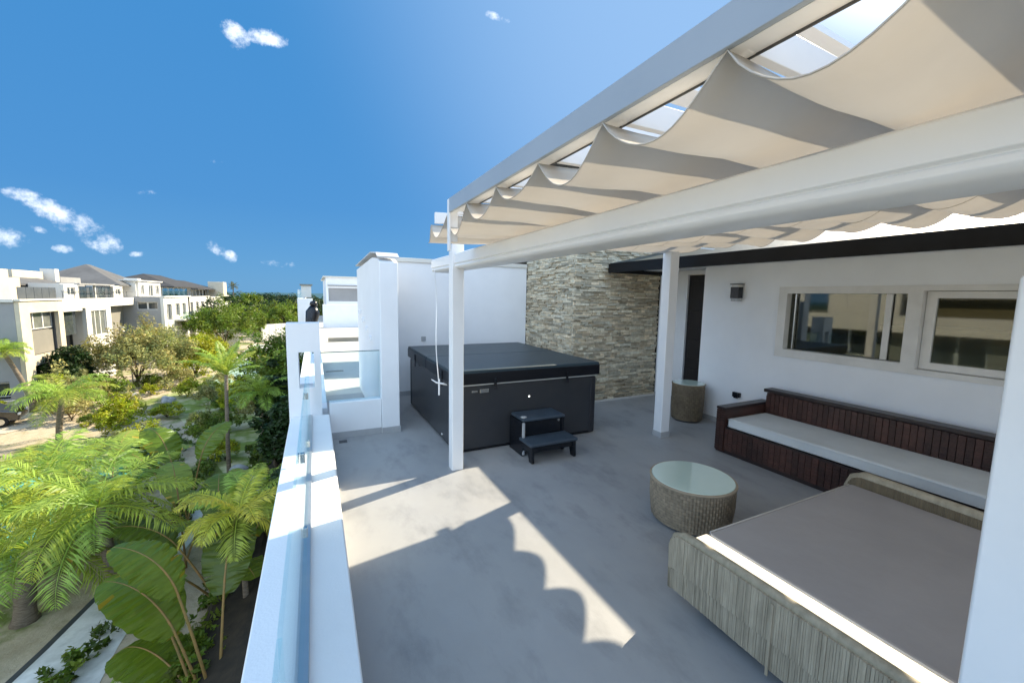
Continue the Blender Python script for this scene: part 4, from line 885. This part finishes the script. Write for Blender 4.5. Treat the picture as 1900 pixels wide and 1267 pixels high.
palm('palm_tree', 'wide yellow palm between the two leftmost palms', (-7.6, 16.4, G), 2.7, (.1, .2), 20, 2.7, .7, M['palm'], 73, YEL+GRN, .15, el_rng=(-.2, 1.2), droop=(.9, 1.7))
palm('palm_tree', 'small feathery palm right of the slender palm next to the wall trees', (-2.5, 22.5, G), 3.6, (.1, .1), 16, 1.9, .5, M['palm'], 74, GRN+YEL, .10, el_rng=(.1, 1.35))
# broad leaved plants
paddle('banana_plant', 'big dark paddle-leaved plant with orange stalks at the bottom against our wall', (-2.05, 8.9, G), [(2.55, 1.25, 2.0, 1.9, .58, 1.3), (3.7, 1.1, 1.5, 1.5, .55, 1.6), (2.3, 1.1, 2.0, 2.2, .6, 1.4), (4.4, 1.1, 1.3, 1.3, .5, 1.4), (1.5, 1.25, 2.3, 2.0, .5, 1.2), (2.4, .7, 1.2, 1.8, .6, 1.2), (2.7, 1.4, 2.8, 1.6, .5, 1.3)], M['paddle'], 11)
paddle('banana_plant', 'tall dark-leaved plant between the white path and our wall, beyond the orange stalks', (-2.5, 12.4, G), [(2.9, 1.15, 2.0, 1.9, .52, 1.4), (4.0, 1.05, 1.8, 1.8, .5, 1.5), (1.7, 1.2, 2.2, 1.8, .48, 1.2), (.4, 1.2, 1.8, 1.5, .42, 1.2), (5.2, 1.1, 1.6, 1.5, .45, 1.5)], M['paddle'], 76)
paddle('banana_plant', 'short broad-leaved plant at the edge of the turquoise pool', (-8.0, 17.6, G), [(2.5, 1.0, 1.0, 1.7, .5, 1.3), (3.9, .9, .9, 1.7, .5, 1.5), (.9, 1.1, 1.1, 1.6, .45, 1.3), (5.3, 1.0, .9, 1.5, .45, 1.5)], PP, 77)
paddle('banana_plant', 'upper dark paddle-leaved plant just left of the slender palm', (-4.3, 17.2, G), [(2.8, 1.2, 2.3, 2.2, .62, 1.3), (3.5, 1.05, 2.2, 2.3, .66, 1.4), (2.2, 1.2, 2.6, 2.0, .55, 1.2), (4.2, 1.0, 1.8, 1.9, .55, 1.3), (1.0, 1.3, 2.5, 1.8, .5, 1.2), (3.1, .7, 1.5, 2.2, .6, 1.2)], M['paddle'], 12)
paddle('banana_plant', 'broad-leaved plant with glossy mid green leaves in the middle of the garden', (-7.2, 19.2, G), [(2.8, 1.1, 1.7, 2.3, .6, 1.3), (3.6, 1.0, 1.5, 2.3, .6, 1.4), (.4, 1.1, 1.6, 2.2, .6, 1.3), (4.4, 1.0, 1.5, 2.0, .6, 1.3), (1.5, 1.2, 1.9, 2.0, .55, 1.2)], PP, 13)
paddle('banana_plant', 'pale grey-green leaved plant next to the white rocks', (-2.6, 15.6, G), [(2.6, 1.1, 1.2, 1.6, .4, 1.2), (3.6, 1.0, 1.0, 1.6, .4, 1.4), (.6, 1.1, 1.3, 1.5, .36, 1.3), (4.6, 1.0, 1.1, 1.5, .36, 1.3), (1.7, 1.2, 1.5, 1.4, .35, 1.2)], bpy.data.materials['pale_paddle_leaf'], 14)
for (x, y, h, L_, nf, sd, lb) in ((-1.25, 10.4, .35, 1.3, 16, 61, 'low fern with yellow-green fronds at the foot of our wall, nearest'), (-1.5, 16.4, 1.6, 1.1, 14, 62, 'fern clump hanging over the pale rocks'), (-7.4, 11.6, .1, .8, 14, 63, 'small dark fern on the shaded sand in the bottom left corner'), (-3.3, 10.6, .3, 1.0, 12, 64, 'thin fern beside the white path near the orange stalks')):
    palm('fern', lb, (x, y, G), h+.1, (0, 0), nf, L_, .26, M['palm'] if sd != 63 else M['leaf'], sd, GRN, .05, el_rng=(.2, 1.3), droop=(.9, 1.6), cat='fern')
# dark hedge under the wall
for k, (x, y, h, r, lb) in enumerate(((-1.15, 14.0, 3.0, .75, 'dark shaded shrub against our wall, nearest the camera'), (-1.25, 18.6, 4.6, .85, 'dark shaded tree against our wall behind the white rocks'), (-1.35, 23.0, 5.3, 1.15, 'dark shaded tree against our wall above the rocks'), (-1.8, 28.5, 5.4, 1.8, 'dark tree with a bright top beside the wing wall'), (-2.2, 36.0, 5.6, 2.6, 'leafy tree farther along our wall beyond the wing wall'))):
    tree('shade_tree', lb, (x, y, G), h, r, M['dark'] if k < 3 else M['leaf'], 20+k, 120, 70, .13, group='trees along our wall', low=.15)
# garden trees
tree('olive_tree', 'wide grey-green olive tree in front of the banded house', (-14.2, 46.0, G), 5.2, 3.9, M['olive'], 31, 300, 70, .12, low=.12)
tree('round_tree', 'bright green round tree in front of the far houses', (-11.2, 66, G), 7.0, 4.6, M['leaf'], 32, 230, 70, .16, low=.25)
tree('dark_tree', 'narrow dark green tree beside the projecting house', (-14.4, 76, G), 7.2, 2.2, M['dark'], 33, 130, 60, .16, low=.15)
tree('lime_bush', 'lime yellow bush in front of the shade-grey sided house', (-11.0, 50, G), 4.0, 3.0, M['lime'], 34, 220, 70, .12, low=.05, cat='bush')
tree('dark_tree', 'bushy dark green tree beside the small palm in front of the cream house', (-17.2, 42.2, G), 4.5, 1.3, M['dark'], 35, 110, 70, .12, low=.08)
tree('leafy_tree', 'green tree standing behind the white garden wall', (-6.5, 90, G), 6.6, 4.4, M['leaf'], 36, 150, 60, .2, low=.2)
tree('garden_shrub', 'green tuft of shrub on the terrace ledge under the shade-grey side wall', (-16.8, 58.4, G), 4.3, 1.5, M['lime'], 37, 80, 50, .12, low=.4, cat='shrub')
proto = {}
rs = random.Random(5)
kinds = [('leaf', M['leaf'], 'green'), ('lime', M['lime'], 'yellow-green'), ('olive', M['olive'], 'grey-green')]
spots = [(-15.9, 41.5), (-13.9, 39.5), (-12.2, 41.8), (-10.8, 44.5), (-16.8, 45.0), (-9.4, 40.0), (-7.8, 44.2), (-11.6, 36.0), (-9.2, 34.0), (-7.2, 37.0), (-5.6, 41.0), (-5.0, 33.5), (-6.6, 30.5), (-3.8, 37.4), (-4.4, 45.8), (-13.6, 52.5), (-8.8, 58.0), (-6.4, 55.0), (-3.4, 50.5), (-18.9, 43.6), (-20.2, 38.4), (-15.0, 37.0), (-12.9, 33.8), (-10.4, 30.0), (-8.9, 27.2), (-5.4, 26.6), (-4.3, 24.0), (-3.2, 29.5), (-22.6, 39.0), (-12.6, 62), (-11.0, 56.0), (-6.2, 34.5), (-8.0, 40.5), (-12.6, 38.0), (-5.2, 29.0), (-7.6, 25.0), (-3.9, 42.5), (-13.0, 44.8), (-15.6, 39.0), (-14.4, 35.4), (-11.4, 33.2)]
desc = ['rounded', 'low spreading', 'loose airy', 'dense little', 'upright', 'broad']
where = ['at the foot of the dark bushy tree', 'in front of the olive tree trunk', 'under the right side of the olive tree', 'right of the olive tree', 'between the cream house and the olive tree', 'left of the lime bush on open sand', 'below the lime bush', 'in the middle garden left of the sandy patio', 'at the near end of the sandy patio', 'near the centre of the garden', 'right of the garden centre', 'behind the slender palm', 'left behind the slender palm', 'beside the tall wall trees', 'far right under the white garden building', 'by the pinkish garden wall', 'behind the lime bush', 'between the lime bush and the white paving', 'beside the far white paving', 'against the cream house front', 'left of the small palm by the cream house', 'at the edge of the sandy drive', 'beyond the pool toward the drive', 'behind the small turquoise pool', 'right behind the small turquoise pool', 'at the foot of the mid garden palm', 'nearest the slender palm trunk', 'under the bright-topped wall tree', 'under the shaded window of the cream house', 'in front of the far white wall', 'just beyond the lime bush', 'on the lawn edge near the middle', 'on the lawn behind the pale rock', 'on the sandy drive verge', 'on the lawn right behind the slender palm', 'beside the banana leaves in the middle', 'on the far lawn close to the tall wall trees', 'between the olive tree and the sandy patio', 'in the middle of the sandy drive verge by the small palm', 'on the near edge of the sandy drive', 'in front of the pale rock between shrubs']
for i, (x, y) in enumerate(spots):
    kn, km, kc = kinds[(i*7+2) % 3]; v = i % 2
    lb = '%s %s shrub %s' % (desc[i % 6], kc, where[i])
    sc = rs.uniform(.75, 1.3)*(.68 if y < 46 and x > -15 else 1); key = (kn, v)
    if key not in proto:
        proto[key] = tree('garden_shrub', lb, (x, y, G), 1.9+.6*v, 1.35, km, 50+len(proto), 70, 46, .10, cat='shrub', group='shrubs scattered in the garden', low=.06, trunk=.05)
        proto[key].scale = (sc, sc, sc*rs.uniform(.8, 1.2)); proto[key].rotation_euler.z = rs.uniform(0, 6)
    else: copy_thing(proto[key], lb, (x, y, G), rs.uniform(0, 6), (sc, sc, sc*rs.uniform(.7, 1.3)))
# dark belt of trees on the horizon
belt = []
p0 = tree('belt_tree', 'dark tree in the dense belt on the horizon', (-24, 128, G), 8.2, 5.0, M['dark'], 80, 150, 46, .34, group='dark trees on the horizon', low=.12)
p1 = tree('belt_tree', 'dark tree in the dense belt on the horizon', (-16, 122, G), 8.0, 4.6, M['leaf'], 81, 150, 46, .34, group='dark trees on the horizon', low=.12)
for i in range(44):
    y = 118+rs.random()*60; x = -34+rs.random()*38*(y/120); s_ = rs.uniform(.72, 1.0)*(1.02 if i % 4 else .85)
    copy_thing(p0 if i % 4 else p1, 'dark tree in the dense belt on the horizon', (x, y, G), rs.uniform(0, 6), (s_*1.1, s_*1.1, s_*.93))
for i in range(16):
    x = -13+rs.random()*11.5; y = 97+rs.random()*20; s_ = rs.uniform(.5, .8)
    copy_thing(p0 if i % 3 else p1, 'dark tree in the dense belt on the horizon', (x, y, G), rs.uniform(0, 6), (s_*1.1, s_*1.1, s_*.93))
b = MB(); leafcloud(b, 0, 0, 0, 140, 40, 4.5, 420, 26, 1.7, rs, .9, .1); o = b.build('far_woodland', M['dark']); o.location = (-60, 270, G+1.5); o['kind'] = 'stuff'; o['label'] = 'distant band of woodland along the horizon'
b = MB(); rg = random.Random(17)
for k in range(150):
    y = rg.uniform(8.5, 26); x = rg.uniform(-3.3, -.5) if rg.random() < .75 else rg.uniform(-5.4, -4.6); zz = .9 if x > -2.6 else .15
    leafcloud(b, x, y, G+zz, .42, .42, .38, 7, 16, .085, rg, rg.uniform(.5, 1.2), .1)
for k in range(60):
    leafcloud(b, rg.uniform(-8.3, -6.6), rg.uniform(17.5, 31), G+.12, .45, .45, .3, 6, 14, .08, rg, rg.uniform(.7, 1.3), .1)
o = b.build('ground_cover', M['leaf']); o['kind'] = 'stuff'; o['label'] = 'low leafy ground cover between the palms and along our wall'
# rocks
for i, (x, y, s_, lb) in enumerate(((-2.25, 17.2, .42, 'upper pale rock beside the dark hedge'), (-1.9, 15.9, .46, 'large pale rock beside the dark hedge'), (-1.75, 14.5, .40, 'lower pale rock beside the dark hedge'), (-2.9, 18.6, .35, 'small pale rock behind the others by the slender palm'), (-13.2, 41.0, .5, 'pale rock on the sand by the drive'), (-14.9, 44.2, .55, 'pale boulder in front of the olive tree'), (-10.3, 38.5, .45, 'pale rock between shrubs in the middle garden'))):
    me = bpy.data.meshes.new('rock'); bm = bmesh.new(); bmesh.ops.create_icosphere(bm, subdivisions=3, radius=s_); rr = random.Random(i)
    a, c, d = rr.uniform(2, 5), rr.uniform(2, 5), rr.uniform(0, 6)
    for v in bm.verts: v.co *= 1+.16*math.sin(v.co.x*a/s_+d)+.12*math.sin(v.co.y*c/s_+v.co.z*3/s_); v.co.z *= .75
    bm.to_mesh(me); bm.free(); me.shade_smooth(); me.materials.append(M['rock']); o = bpy.data.objects.new('rock', me); C.objects.link(o)
    o.location = (x, y, G+s_*.4 if i > 3 else G+1.4); tag(o, lb, 'rock', 'pale rocks')
# raised planting bank the wall rocks rest on
b = MB(); b.prism([(-2.9, G-.1), (-.36, G-.1), (-.36, G+1.35), (-1.6, G+1.25), (-2.5, G+.8)], 6, 40, 'y'); struct(b.build('planting_bank', mat('dark_soil', (.05, .04, .028), .95, .2, col2=(.03, .026, .02), ns=3, bump=.8, bs=6)))
